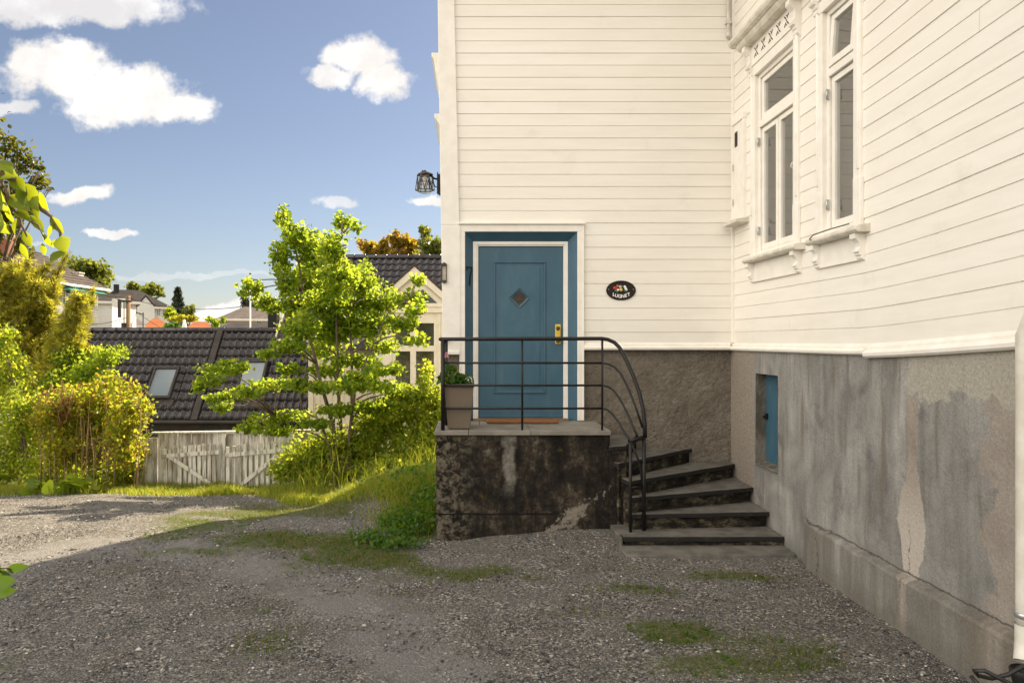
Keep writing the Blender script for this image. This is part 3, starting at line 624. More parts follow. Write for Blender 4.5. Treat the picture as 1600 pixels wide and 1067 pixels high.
# ------------------------------------------------------------------ tall windows on the right wall
BRK = [(0, 0), (.105, 0), (.105, -.05), (.095, -.052), (.075, -.065), (.058, -.09), (.052, -.12), (.06, -.145), (.078, -.155), (.078, -.17), (.058, -.172), (.058, -.195), (.04, -.2), (.04, -.225), (0, -.25)]
def rb(mb, y0, y1, d0, d1, z0, z1): mb.box(XS - d1, XS - d0, y0, y1, z0, z1)
def rprism(mb, y0, y1, prof, z): mb.prism([(XS - d, y0, z + h_) for d, h_ in prof], (0, y1 - y0, 0))
def tall_window(y0, y1, z0, z1, two, open_top):
    mb = MB(); c_ = .10
    rb(mb, y0 - c_, y0, -.03, .03, z0 - .02, z1); rb(mb, y1, y1 + c_, -.03, .03, z0 - .02, z1); rb(mb, y0 - c_, y1 + c_, -.03, .033, z1, z1 + .11)
    for a in (y0 - c_ * .78, y1 + c_ * .78):          # chamfered beads that stop above the foot of the casing
        mb.tube([(XS - .03, a, z0 + .42), (XS - .03, a, z1 + .04)], .016, 6)
    rb(mb, y0 - c_ - .012, y0 - .005, .002, .036, z0 - .018, z0 + .36); rb(mb, y1 + .005, y1 + c_ + .012, .002, .036, z0 - .018, z0 + .36)
    win = mb.build('window', M['white_trim'], house, .006)
    # sill, apron and brackets
    mb = MB(); rprism(mb, y0 - .2, y1 + .14, [(-.02, 0), (.095, -.015), (.112, -.03), (.115, -.05), (.10, -.068), (.085, -.07), (-.02, -.07)], z0 - .015); mb.build('sill', M['stained_trim'], win, .004)
    mb = MB(); rb(mb, y0 - .07, y1 + .07, -.01, .016, z0 - .275, z0 - .085); rb(mb, y0 - .08, y1 + .08, -.01, .024, z0 - .292, z0 - .275); mb.build('apron', M['white_trim'], win, .004)
    for a in (y0 - .13, y1 + .05):
        mb = MB(); rprism(mb, a, a + .075, [(d * .84, h_ * .86) for d, h_ in BRK], z0 - .085); mb.build('bracket', M['white_trim'], win, .003)
    # frieze with pierced ornament and the cornice over it
    mb = MB(); rb(mb, y0 - .06, y1 + .06, -.01, .045, z1 + .11, z1 + .34); mb.build('frieze', M['white_trim'], win, .004)
    n = 5
    for k in range(n):
        mb = MB(); yc = y0 + (y1 - y0) * (k + .5) / n; zc = z1 + .225
        for (a, b, a2, b2) in ((-.045, .05, -.012, .018), (.045, .05, .012, .018), (-.045, -.05, -.012, -.018), (.045, -.05, .012, -.018)):
            mb.bar((XS - .046, yc + a, zc + b), (XS - .046, yc + a2, zc + b2), .010, .008, (1, 0, 0))
        mb.lathe((XS - .044, yc, zc), [(.008, 0), (.008, .006)], 8, (-1, 0, 0)); mb.lathe((XS - .044, yc, zc + .045), [(.006, 0), (.006, .006)], 8, (-1, 0, 0)); mb.lathe((XS - .044, yc, zc - .045), [(.006, 0), (.006, .006)], 8, (-1, 0, 0))
        mb.build('ornament', M['rusty_iron'], win)
    mb = MB(); q_ = [(-.02, 0), (.10, 0), (.125, .012), (.14, .035), (.15, .06), (.15, .072), (-.02, .072)]; rprism(mb, y0 - .16, y1 + .22, q_, z1 + .325)
    rprism(mb, y0 - .2, y1 + .30, [(-.02, 0), (.16, 0), (.19, .018), (.205, .045), (.205, .075), (.19, .09), (-.02, .17)], z1 + .397); mb.build('cornice', M['stained_trim'], win, .004)
    for a in (y0 - .125, y1 + .045):
        mb = MB(); rprism(mb, a, a + .08, [(0, .02), (.12, .02), (.12, -.03), (.10, -.05), (.07, -.08), (.06, -.13), (.075, -.17), (.095, -.19), (.085, -.215), (.06, -.22), (.055, -.25), (.045, -.255), (.045, -.29), (.03, -.30), (0, -.34)], z1 + .31); mb.build('bracket', M['white_trim'], win, .003)
    # joinery
    zt_ = z0 + 1.36
    mb = MB(); f_ = .045
    rb(mb, y0, y0 + f_, -.09, -.01, z0, z1); rb(mb, y1 - f_, y1, -.09, -.01, z0, z1); rb(mb, y0 + f_, y1 - f_, -.09, -.01, z1 - f_, z1); rb(mb, y0 + f_, y1 - f_, -.09, -.006, z0, z0 + .03); rb(mb, y0 + f_, y1 - f_, -.09, -.002, zt_ - .03, zt_ + .035)
    mb.build('window_frame', M['white_trim'], win, .004)
    def sash(a, b, za, zb_, tilt=0.0):
        s_ = .05; mb = MB(); d0, d1 = -.075, -.028
        rb(mb, a, a + s_, d0, d1, za, zb_); rb(mb, b - s_, b, d0, d1, za, zb_); rb(mb, a + s_, b - s_, d0, d1, za, za + s_ + .012); rb(mb, a + s_, b - s_, d0, d1, zb_ - s_, zb_)
        if tilt:
            pv = Vector((XS - d1, 0, zb_)); rot = Matrix.Translation(pv) @ Matrix.Rotation(tilt, 4, 'Y') @ Matrix.Translation(-pv)
            mb.v = [tuple(rot @ Vector(p)) for p in mb.v]
        mb.build('sash', M['white_trim'], win, .004)
        x_ = XS + .05; q4_ = [(x_, a + s_ - .005, za + s_), (x_, b - s_ + .005, za + s_), (x_, b - s_ + .005, zb_ - s_ + .005), (x_, a + s_ - .005, zb_ - s_ + .005)]
        if tilt: q4_ = [tuple(rot @ Vector(p)) for p in q4_]
        m2 = MB(); m2.add(q4_, [(0, 1, 2, 3)]); m2.build('pane', M['window_glass'], win)
    i0, i1 = y0 + .052, y1 - .052
    if two: mid = (i0 + i1) / 2; sash(i0, mid - .006, z0 + .038, zt_ - .04); sash(mid + .006, i1, z0 + .038, zt_ - .04)
    else: sash(i0, i1, z0 + .038, zt_ - .04)
    sash(i0, i1, zt_ + .045, z1 - .052, .07 if open_top else 0)
    for zz_ in ((z0 + .2, zt_ - .22)): mb = MB(); mb.box(XS - .008, XS + .012, y1 - .052, y1 - .02, zz_, zz_ + .085); mb.tube([(XS - .012, y1 - .05, zz_), (XS - .012, y1 - .05, zz_ + .085)], .007, 6); mb.build('hinge', M['galvanised'], win)
    mb = MB(); a, b, za, zb_ = y0 - .5, y1 + .5, z0 - .3, z1 + .2       # plain room behind the panes
    X0, X1 = XS + .13, XS + .6
    vs_ = [(X0, a, za), (X1, a, za), (X1, b, za), (X0, b, za), (X0, a, zb_), (X1, a, zb_), (X1, b, zb_), (X0, b, zb_)]
    mb.add(vs_, [(0, 1, 2, 3), (4, 5, 6, 7), (0, 1, 5, 4), (1, 2, 6, 5), (2, 3, 7, 6)])
    mb.build('interior', M['room_grey'], win)
    return win
w1 = tall_window(*W1, True, False); w1['label'] = 'two-leaf window with pierced frieze and cornice'
w2 = tall_window(*W2, False, True); w2['label'] = 'narrow window with its top light ajar'
mb = MB(); mb.tube([(XS - .03, 5.72, 2.935), (XS - .06, 5.95, 2.93), (XS - .11, 6.15, 2.91), (XS - .118, 6.2, 2.88), (XS - .112, 6.17, 2.865)], .005, 6); mb.build('window_stay', M['rusty_iron'], w2)
mb = MB(); hk = [(XS + .03, 6.80, 3.70), (XS + .0, 6.80, 3.69), (XS - .005, 6.81, 3.66), (XS + .01, 6.82, 3.645)]; mb.tube(hk, .006, 6); mb.build('window_hook', M['white_trim'], w1)
# meter hatch in the corner
mb = MB(); rb(mb, 7.93, 8.22, -.01, .035, 3.37, 4.46); rb(mb, 7.90, 7.93, -.01, .045, 3.36, 4.52); rb(mb, 8.22, 8.245, -.01, .045, 3.36, 4.52); rb(mb, 7.895, 8.25, -.012, .048, 4.461, 4.53)
mh = mb.build('meter_hatch', M['white_trim'], house, .005)
mb = MB(); rprism(mb, 7.84, 8.25, [(-.01, 0), (.15, -.02), (.15, -.055), (-.01, -.055)], 3.36); mb.build('sill', M['stained_trim'], mh, .005)
mb = MB(); rb(mb, 8.09, 8.17, .0, .037, 4.20, 4.37)
for k in range(6): rb(mb, 8.09, 8.17, .03, .042, 4.215 + k * .025, 4.225 + k * .025)
mb.build('vent', M['sheet_metal'], mh)
for z in (3.55, 3.95): mb = MB(); mb.box(XS - .045, XS - .03, 8.20, 8.225, z, z + .07); mb.build('hinge', M['galvanised'], mh)
# hoods of the windows round the corner
for (za, zb_, d) in ((5.74, 5.13, .15), (4.95, 4.69, .125)):
    mb = MB(); x0 = xcorner(za) + .02
    mb.prism([(x0, 9.3, za), (x0 - d - .0, 9.3, za), (x0 - d, 9.3, za - .05), (x0 - d + .025, 9.3, za - .08), (x0 - .045, 9.3, zb_ + .1), (x0, 9.3, zb_)], (0, 1.2, 0))
    mb.build('window_hood', M['white_trim'], house, .006)
# ------------------------------------------------------------------ doorway
mb = MB(); D0 = .032
mb.box(-.126, -.062, YF - D0, YF + .05, 1.085, 3.262); mb.box(1.235, 1.312, YF - D0, YF + .05, 1.085, 3.262); mb.box(-.126, 1.312, YF - D0, YF + .05, 3.262, 3.345)
mb.box(-.14, 1.325, YF - D0 - .022, YF + .04, 3.345, 3.366)
mb.box(-.126, -.112, YF - D0 - .008, YF - D0 + .002, 1.085, 3.345); mb.box(1.298, 1.312, YF - D0 - .008, YF - D0 + .002, 1.085, 3.345)
fr = mb.build('door_frame', M['white_trim'], house, .005)
mb = MB(); o_, i_ = (-.062, 1.235, 3.262, YF - .018), (.03, 1.133, 3.163, YF + .085)
A = [(o_[0], o_[3], 1.08), (o_[0], o_[3], o_[2]), (o_[1], o_[3], o_[2]), (o_[1], o_[3], 1.08)]; B = [(i_[0], i_[3], 1.08), (i_[0], i_[3], i_[2]), (i_[1], i_[3], i_[2]), (i_[1], i_[3], 1.08)]
mb.add(A + B, [(0, 1, 5, 4), (1, 2, 6, 5), (2, 3, 7, 6)]); mb.build('door_lining', M['blue_paint'], fr)
mb = MB(); y_ = YF + .085
for (a, b, c_, d) in ((.03, .075, 1.08, 3.163), (1.098, 1.14, 1.08, 3.163), (.075, 1.098, 3.125, 3.163)): mb.box(a, b, y_ - .012, y_ + .06, c_, d)
for (a, b, c_, d) in ((.075, .092, 1.08, 3.125), (1.088, 1.098, 1.08, 3.125), (.092, 1.088, 3.11, 3.125)): mb.box(a, b, y_ - .002, y_ + .06, c_, d)
mb.build('door_jamb', M['white_trim'], fr, .004)
mb = MB(); mb.box(.03, 1.14, YF - .0, YF + .14, 1.075, 1.10); mb.build('threshold', M['pole_wood'], fr, .004)
YL = YF + .105
mb = MB(); mb.box(.093, 1.087, YL, YL + .05, 1.103, 3.109); mb.box(.093, 1.087, YL - .008, YL + .01, 1.103, 1.135)
door = mb.build('door', M['blue_paint'], house, .004)
mb = MB(); a, b, c_, d = .272, .882, 1.39, 2.935
for (x0, x1, z0, z1) in ((a, b, d - .022, d), (a, b, c_, c_ + .022), (a, a + .022, c_ + .022, d - .022), (b - .022, b, c_ + .022, d - .022)): mb.box(x0, x1, YL - .016, YL + .005, z0, z1)
mb.box(a + .065, b - .065, YL - .007, YL + .005, c_ + .065, d - .065)
mb.build('door_panel', M['blue_paint'], door, .006)
mb = MB(); cx_, cz_, h1, h2 = .574, 2.506, .118, .09
for k in range(4):
    t0, t1 = math.pi / 2 * k, math.pi / 2 * (k + 1); p = lambda r_, tt, y: (cx_ + r_ * math.cos(tt), y, cz_ + r_ * math.sin(tt))
    mb.hexa([p(h1, t0, YL - .02), p(h1, t1, YL - .02), p(h1, t1, YL + .0), p(h1, t0, YL + .0)], [p(h2, t0, YL - .012), p(h2, t1, YL - .012), p(h2, t1, YL + .0), p(h2, t0, YL + .0)])
mb.build('pane_frame', M['blue_dark'], door)
mb = MB(); mb.add([(cx_ + h2, YL - .009, cz_), (cx_, YL - .009, cz_ + h2), (cx_ - h2, YL - .009, cz_), (cx_, YL - .009, cz_ - h2)], [(0, 1, 2, 3)])
simple('amber_pane', (.014, .009, .006), (.045, .03, .018), .25, 40, .8, 130, .01); mb.build('pane', M['amber_pane'], door)
mb = MB(); mb.box(.992, 1.058, YL - .014, YL + .002, 1.965, 2.198); lp = mb.build('lock_plate', M['brass'], door, .008, 3)
mb = MB(); mb.lathe((1.025, YL - .012, 2.15), [(.022, 0), (.024, .012), (.018, .022), (.010, .026)], 16, (0, -1, 0)); mb.build('lock', M['brass_dark'], door); mb = MB(); mb.lathe((1.025, YL - .012, 2.005), [(.020, 0), (.020, .03), (.028, .04), (.024, .055)], 16, (0, -1, 0)); mb.build('door_knob', M['brass_dark'], door)
mb = MB(); s0 = Vector((o_[0], o_[3], 0)); s1 = Vector((i_[0], i_[3], 0)); dr = (s1 - s0).normalized(); nn = Vector((dr.y, -dr.x, 0)) * .006
bs = s0 + dr * .022 + nn
n7 = lambda a, z: tuple(bs + dr * a + Vector((0, 0, z)))
for (p, q_, wd) in ((n7(0, 2.855), n7(.10, 2.855), .018), (n7(.006, 2.855), n7(.002, 2.815), .014), (n7(.098, 2.855), n7(.062, 2.76), .018), (n7(.064, 2.764), n7(.05, 2.645), .02)): mb.bar(p, q_, .008, wd, (0, 0, 1) if abs(Vector(p).z - Vector(q_).z) < .01 else tuple(dr))
mb.build('house_number', M['black_iron'], house, .002)
# ------------------------------------------------------------------ fittings on the walls
sgn = empty('house_sign', (1.742, YF, 2.586), 'oval black name sign with painted flowers on white boards', 'sign')
mb = MB(); n = 40; cz_ = 2.586; prof = [(1.0, .004), (1.0, .012), (.97, .018), (.93, .018), (.90, .013)]
o = len(mb.v); mb.smooth = True
for r_, h_ in prof:
    for k in range(n): mb.v.append((1.742 + .171 * r_ * math.cos(2 * math.pi * k / n), YF - h_, cz_ + .114 * r_ * math.sin(2 * math.pi * k / n)))
for i in range(len(prof) - 1):
    for k in range(n): mb.face([o + i * n + k, o + i * n + (k + 1) % n, o + (i + 1) * n + (k + 1) % n, o + (i + 1) * n + k])
mb.smooth = False; mb.face([o + k for k in range(n)]); mb.face([o + 4 * n + k for k in range(n)]); mb.build('plate', M['sign_black'], sgn)
mb = MB(); ys_ = YF - .0135
def text_mesh(ch, size):
    cu = bpy.data.curves.new('letter', 'FONT'); cu.body = ch; cu.size = size; cu.extrude = .0025; cu.offset = .0011; cu.align_x = 'CENTER'
    ob = bpy.data.objects.new('letter', cu); COL.objects.link(ob); dg = bpy.context.evaluated_depsgraph_get(); me_ = bpy.data.meshes.new_from_object(ob.evaluated_get(dg))
    vs_ = [v_.co.copy() for v_ in me_.vertices]; fs_ = [tuple(p.vertices) for p in me_.polygons]
    bpy.data.objects.remove(ob); bpy.data.meshes.remove(me_); bpy.data.curves.remove(cu); return vs_, fs_
for k, (ch, off) in enumerate(zip('LUGNET', (-.088, -.054, -.016, .021, .056, .090))):
    vs_, fs_ = text_mesh(ch, .054); rot = off * 1.75; zb_ = -.086 + 2.0 * off * off * 1.35
    mb.add([(1.742 + off + p.x * math.cos(rot) - p.y * math.sin(rot), ys_ - p.z - .001, cz_ + zb_ + p.x * math.sin(rot) + p.y * math.cos(rot)) for p in vs_], fs_)
    if ch in 'LUNET':                                  # small serifs
        pass
mb.build('lettering', M['letter_white'], sgn)
for (x, z, r_, m_) in ((-.073, .028, .020, 'enamel_red'), (-.055, .020, .016, 'enamel_red'), (-.04, .05, .015, 'enamel_orange'), (-.035, .005, .015, 'letter_white'), (-.008, .042, .018, 'enamel_pink'), (.0, .008, .020, 'enamel_yellow'),
        (.022, .046, .012, 'enamel_green'), (.042, .042, .017, 'letter_white'), (.054, .022, .016, 'letter_white'), (.062, .008, .014, 'letter_white'), (-.062, -.004, .014, 'enamel_green'), (-.045, -.014, .013, 'enamel_green'), (.04, .0, .012, 'enamel_green'), (.05, -.01, .01, 'enamel_green')):
    mb = MB(); mb.lathe((1.742 + x, YF - .012, cz_ + z), [(r_, 0), (r_ * .9, .004), (r_ * .4, .008)], 9, (0, -1, 0)); mb.build('flower' if m_ != 'enamel_green' else 'flower_leaf', M[m_], sgn)
mb = MB()
for s_ in (-1, 1): mb = MB(); mb.lathe((1.742 + s_ * .142, YF - .013, cz_ + .012), [(.005, 0), (.004, .003)], 8, (0, -1, 0)); mb.build('screw', M['galvanised'], sgn)
# thermometer on the corner board
th = empty('thermometer', (-.305, YF - .035, 2.78), 'slim dark window thermometer screwed to the white corner board', 'thermometer')
mb = MB(); y_ = YF - .036; x_, z_ = -.303, 2.785
for (zz_, s_) in ((z_ + .095, 1), (z_ - .095, -1)): mb.prism([(x_ - .03, y_, zz_ - s_ * .012), (x_ + .03, y_, zz_ - s_ * .012), (x_ + .03, y_, zz_ + s_ * .01), (x_, y_, zz_ + s_ * .026), (x_ - .03, y_, zz_ + s_ * .01)], (0, -.03, 0))
mb.box(x_ - .03, x_ - .02, y_ - .02, y_, z_ - .085, z_ + .085); mb.box(x_ + .02, x_ + .03, y_ - .02, y_, z_ - .085, z_ + .085); mb.build('frame', M['rusty_iron'], th, .002)
mb = MB(); mb.box(x_ - .0195, x_ + .0195, y_ - .006, y_ - .001, z_ - .083, z_ + .083); mb.build('scale_plate', M['stained_trim'], th)
mb = MB(); mb.tube([(x_, y_ - .014, z_ - .08), (x_, y_ - .014, z_ + .08)], .008, 8); mb.build('glass_tube', M['lantern_glass'], th)
# wrought lantern on the side wall
ln = empty('wall_lantern', (-.35, 8.42, 3.85), 'black wrought iron lantern hanging from a curled bracket at the house corner', 'lantern')
Yl = 8.42; xw = xcorner(3.85); lc = Vector(((664 - CX) * Yl / F, Yl, 0)); zt_, zb_ = 3.945, 3.755
mb = MB(); mb.hexa([(xw + .01, Yl - .055, 3.72), (xw - .03, Yl - .055, 3.72), (xw - .03, Yl + .055, 3.72), (xw + .01, Yl + .055, 3.72)], [(xw + .01, Yl - .055, 3.95), (xw - .03, Yl - .055, 3.95), (xw - .03, Yl + .055, 3.95), (xw + .01, Yl + .055, 3.95)])
mb.prism([(xw - .031, Yl - .04, 3.73), (xw - .031, Yl + .04, 3.73), (xw - .031, Yl + .04, 3.95), (xw - .031, Yl, 3.985), (xw - .031, Yl - .04, 3.95)], (-.014, 0, 0)); mb.build('back_plate', M['black_iron'], ln, .003)
mb = MB(); S = lambda px, py: P(px, py, Yl)
mb.tube([S(684, 280.5), S(678, 279), S(674, 275), S(668, 271), S(662, 268.5), S(660, 266.5), S(659.3, 269), S(660.5, 270.5)], [.011, .012, .012, .011, .009, .008, .007, .005], 8)
mb.tube([S(683, 293), S(679.5, 291.5), S(677.5, 286), S(676.5, 280), S(674.5, 277)], .006, 6); mb.tube([S(664, 269.5), S(664, 275)], .006, 6); mb.build('bracket', M['black_iron'], ln)
def lring(r0, z): return [lc + Vector((r0 * math.cos(math.pi / 3 * k), r0 * math.sin(math.pi / 3 * k), z)) for k in range(6)]
rt, rm = .088, .112
mb = MB(); T_, B_ = lring(rt, zt_), lring(rm, zb_ + .015)
for k in range(6):
    a, b, c_, d = T_[k], T_[(k + 1) % 6], B_[k], B_[(k + 1) % 6]
    for p, q_ in ((a, c_), (a, (c_ + d) / 2), (b, (c_ + d) / 2), (c_, d), (a, b), ((a + c_) / 2, (a + b) / 2 * .0 + (b + d) / 2)): mb.bar(p, q_, .008, .008)
mb.lathe(lc + Vector((0, 0, zt_)), [(rt + .012, 0), (rt + .014, .008), (rt * .7, .03), (.02, .045), (.012, .06)], 6); mb.build('cage', M['rusty_iron'], ln)
mb = MB(); T2, B2 = lring(rt - .006, zt_), lring(rm - .006, zb_ + .015)
for k in range(6): mb.add([T2[k], T2[(k + 1) % 6], B2[(k + 1) % 6], B2[k]], [(0, 1, 2, 3)])
mb.build('glass', M['lantern_glass'], ln)
mb = MB(); mb.lathe(lc + Vector((0, 0, zb_ + .015)), [(rm - .01, 0), (rm - .02, -.015), (rm * .6, -.03), (.02, -.035)], 12); mb.build('bottom_glass', M['lantern_glass'], ln)
mb = MB(); mb.tube([lc + Vector((0, 0, zt_)), lc + Vector((0, 0, zt_ - .05))], .016, 10); mb.lathe(lc + Vector((0, 0, zt_ - .13)), [(.012, 0), (.03, .025), (.026, .05), (.014, .08)], 12); mb.build('bulb', M['letter_white'], ln)
# conduit high in the corner
cd = empty('conduit', (2.97, YF, 5.5), 'thin white conduit pipe clipped high in the corner of the boards', 'pipe')
mb = MB(); mb.tube([(2.975, YF - .03, 6.7), (2.975, YF - .03, 5.55), (2.982, YF - .03, 5.52), (3.02, YF - .03, 5.485)], .018, 10); mb.build('pipe', M['pvc_white'], cd)
mb = MB(); mb.box(2.945, 3.005, YF - .052, YF - .001, 5.655, 5.69); mb.build('clip', M['pvc_white'], cd); mb = MB(); mb.lathe((2.975, YF - .03, 5.50), [(.0, 0), (.024, 0), (.024, .05), (.0, .05)], 10); mb.build('end_sleeve', M['pvc_white'], cd)
# rain pipe at the near corner
dp = empty('rain_pipe', (2.93, 3.80, 0), 'white rain pipe with one bracket running down the near corner of the cellar wall', 'rain pipe')
xq, yq = 2.945, 3.80
mb = MB(); mb.tube([(xq + .12, yq - .28, 2.30), (xq + .05, yq - .14, 2.22), (xq + .012, yq - .03, 2.12), (xq, yq, 2.03), (xq, yq, 1.9), (xq, yq, .62), (xq, yq, .47)], .046, 20)
mb.build('pipe', M['pvc_white'], dp)
mb = MB(); mb.tube([(xq, yq, .50), (xq, yq, .41), (xq - .012, yq - .012, .36), (xq - .03, yq - .03, .315)], [.050, .050, .050, .050], 20, False); mb.build('elbow', M['pvc_white'], dp)
mb = MB(); mb.lathe((xq, yq, .535), [(.048, 0), (.053, .004), (.053, .028), (.048, .032)], 20); mb.box(xq + .03, XP + .01, yq - .008, yq + .008, .54, .56); mb.build('clamp', M['galvanised'], dp)
ds = empty('drain_hose', (2.85, 3.72, 0), 'black drain funnel with loops of black cable under the rain pipe', 'hose')
mb = MB(); mb.lathe((xq - .05, yq - .06, .20), [(.05, -.22), (.052, 0), (.064, .05), (.072, .085), (.066, .092), (.05, .06), (.03, .04)], 20); mb.build('funnel', M['rubber'], ds)
mb = MB(); c0 = Vector((xq - .07, yq - .14, .25))
mb.tube([c0 + Vector(p) for p in ((0, 0, .10), (-.06, -.0, .09), (-.13, .0, .05), (-.20, .02, .02), (-.26, .03, .03), (-.29, .02, .06), (-.25, 0, .07), (-.17, -.02, .03), (-.10, -.04, .0), (-.03, -.06, .05), (.02, -.05, .12))], .011, 8)
mb.tube([c0 + Vector(p) for p in ((-.02, -.01, .12), (-.05, -.03, .05), (-.06, -.04, -.05), (-.055, -.05, -.1))], .011, 8)
mb.tube([c0 + Vector(p) for p in ((-.30, .03, .03), (-.27, -.02, -.02), (-.22, -.05, -.07), (-.15, -.05, -.08), (-.08, -.03, -.05), (.0, -.05, -.02))], .010, 8); mb.build('cable', M['rubber'], ds)
# ------------------------------------------------------------------ entrance steps
porch = empty('entrance_steps', (.6, 7.8, 0), 'stone entrance stairs with stained concrete landing and winding slate treads', 'stairs')
PX0, PX1, PY0 = -.35, 1.43, 7.385
mb = MB(); rough_grid(PX0, 1.435, -.3, 1.04, .02, .007, lambda a, d, z: (a, PY0 - d, z), 41, mb, 7)
rough_grid(PY0, YP, -.5, 1.04, .04, .007, lambda a, d, z: (PX0 - d, a, z), 45, mb, 7)
rough_grid(1.432, 1.60, -.2, .875, .02, .007, lambda a, d, z: (a, 7.352 - d, z), 47, mb, 7); rough_grid(7.352, 7.6, -.2, .74, .03, .006, lambda a, d, z: (1.60 + d, a, z), 49, mb, 7)
mb.add([(PX0, PY0, 1.035), (PX1, PY0, 1.035), (PX1, YP, 1.035), (PX0, YP, 1.035)], [(0, 1, 2, 3)])
mb.add([(PX1 + .003, 7.36, -.2), (PX1 + .003, YP, -.2), (PX1 + .003, YP, 1.035), (PX1 + .003, 7.36, 1.035)], [(0, 1, 2, 3)])
mb.build('landing_base', M['stained_concrete'], porch)
mb = MB()
for (a, b, c_, d) in ((-.37, -.02, 7.355, 7.9), (-.37, .10, 7.904, 8.325), (-.016, .62, 7.355, 7.9), (.104, .86, 7.904, 8.325), (.624, 1.445, 7.355, 7.9), (.864, 1.44, 7.904, 8.325)): mb.box(a, b, c_, d, 1.034, 1.08 + random.uniform(-.003, .002))
mb.build('landing_slab', M['flagstone'], porch, .006)
STEPS = [(.12, .0, [(1.47, 6.90), (3.022, 6.90), (3.022, 7.45), (1.47, 7.42)]),
         (.28, .12, [(1.60, 7.125), (3.022, 7.24), (3.022, 7.85), (1.60, 7.32)]),
         (.44, .28, [(1.595, 7.145), (3.022, 7.66), (3.022, 8.31), (1.58, 7.36)]),
         (.60, .44, [(1.58, 7.165), (3.022, 8.19), (3.022, 8.31), (2.55, 8.31), (1.55, 7.34)]),
         (.76, .60, [(1.50, 7.27), (2.57, 8.31), (1.9, 8.31), (1.45, 7.40)]),
         (.92, .76, [(1.425, 7.335), (1.60, 7.40), (1.93, 8.31), (1.43, 8.31)])]
for k, (zt_, zl, poly) in enumerate(STEPS):
    mb = MB(); fine = []; rj = random.Random(60 + k)
    for i, p in enumerate(poly):                       # worn, slightly wavy edges
        fine.append(p); q_ = poly[(i + 1) % len(poly)]
        if i == 0:
            for j in range(1, 9): fine.append((p[0] + (q_[0] - p[0]) * j / 9, p[1] + (q_[1] - p[1]) * j / 9 + rj.uniform(-.009, .009)))
    cen = sum((Vector((*p, 0)) for p in poly), Vector()) / len(poly)
    th_ = .045 if k else .05
    mb.prism([(*p, zt_ - th_) for p in fine], (0, 0, th_)); mb.mi[-len(fine):] = [2] * len(fine)
    mb.cur = 1
    ins = []
    for i, p in enumerate(poly):
        vv = Vector((*p, 0)); ins.append(vv + (cen - vv).normalized() * (.035 if i < 2 else .02) + (Vector((0, .03, 0)) if i < 2 else Vector()))
    if k == 0: ins = [Vector((*p, 0)) + Vector((.02 if p[0] < 2 else 0, .015 if p[1] < 7 else 0, 0)) for p in poly]
    mb.prism([(p.x, p.y, min(zl, 0) - .25) for p in ins], (0, 0, zt_ - th_ + .25 - .001)); mb.cur = 0
    mb.build('step', [M['slate_step'], M['step_riser'], M['slab_edge']], porch, .006)
mb = MB(); mb.hexa([(1.44, 6.60, -.06), (3.00, 6.62, -.06), (3.02, 6.99, -.06), (1.42, 6.97, -.06)], [(1.44, 6.615, .028), (3.005, 6.635, .030), (3.02, 6.99, .034), (1.425, 6.97, .034)]); mb.build('step', M['slate_step'], porch, .008)
mb = MB(); mb.box(1.435, 1.465, 6.89, 7.2, -.1, .117); mb.box(1.43, 1.62, 7.0, 7.345, -.1, .125); mb.build('newel_stone', M['slate_step'], porch, .01)
# ------------------------------------------------------------------ iron railing
rail = empty('iron_railing', (.5, 7.42, 1.08), 'black iron railing curving from the landing down the winding steps', 'railing')
YR = 7.42
q3 = lambda L: [P(a, b, c_) for a, b, c_ in L]
mb = MB(); mb.tube(q3([(688, 530, YR), (800, 529.5, YR), (940, 529, YR), (950, 530.5, 7.415), (960, 535, 7.40), (968, 543, 7.375), (980, 565, 7.31), (990, 588, 7.255), (999, 613, 7.20), (1005, 640, 7.155), (1007.5, 662, 7.13), (1008, 684, 7.12)]), .020, 10)
mb.tube([P(688, 530, YR), Vector((-.29, 7.8, 2.02)), Vector((-.28, 8.22, 2.02)), Vector((-.28, 8.27, 2.0))], .020, 10); mb.build('handrail', M['black_iron'], rail)
for yy0 in (567, 602, 638):
    mb = MB(); z = P(0, yy0, YR).z
    mb.tube([P(692, yy0, YR), P(942, yy0, YR)], .0115, 8)
    mb.tube([Vector((P(692, yy0, YR).x, YR, z)), Vector((-.275, 7.85, z))], .0115, 8); mb.build('bar', M['black_iron'], rail)
for L in ([(941, 567, YR), (950, 568.5, 7.415), (960, 573, 7.39), (970, 584, 7.35), (980, 603, 7.30), (993, 635, 7.21), (1004, 668, 7.135)],
          [(941, 602, YR), (950, 604, 7.415), (958, 609, 7.39), (968, 622, 7.34), (978, 641, 7.27), (988, 664, 7.18), (996, 682, 7.09)],
          [(941, 638, YR), (949, 640, 7.41), (957, 647, 7.38), (967, 660, 7.32), (977, 678, 7.24), (986, 690, 7.17), (996, 715, 7.12), (1002, 738, 7.115), (1004, 770, 7.12)]):
    mb = MB(); mb.tube(q3(L), .0115, 8); mb.build('bar', M['black_iron'], rail)
for px in (816, 941):
    mb = MB(); a = P(px, 530, YR); mb.tube([a, Vector((a.x, YR, 1.078))], .0115, 8); mb.build('baluster', M['black_iron'], rail)
for (x, y, z0, z1, r_) in ((P(692, 530, YR).x, YR, 1.075, 2.02, .021), (-.265, 7.86, 1.075, 2.02, .018), (P(1006, 700, 7.12).x, 7.12, .11, 1.05, .020), (P(985, 700, 7.05).x, 7.05, .12, 1.03, .016)):
    mb = MB(); mb.tube([(x, y, z0), (x, y, z1)], r_, 10); mb.build('post', M['black_iron'], rail)
a, b = Vector((P(985, 700, 7.05).x, 7.05, 0)), Vector((P(1006, 700, 7.12).x, 7.12, 0)); u_ = Vector((0, 0, 1))
mb = MB(); mb.tube([a + u_ * 1.02 - (b - a) * .1, b + u_ * 1.045], .022, 10); mb.build('newel_cap', M['black_iron'], rail)
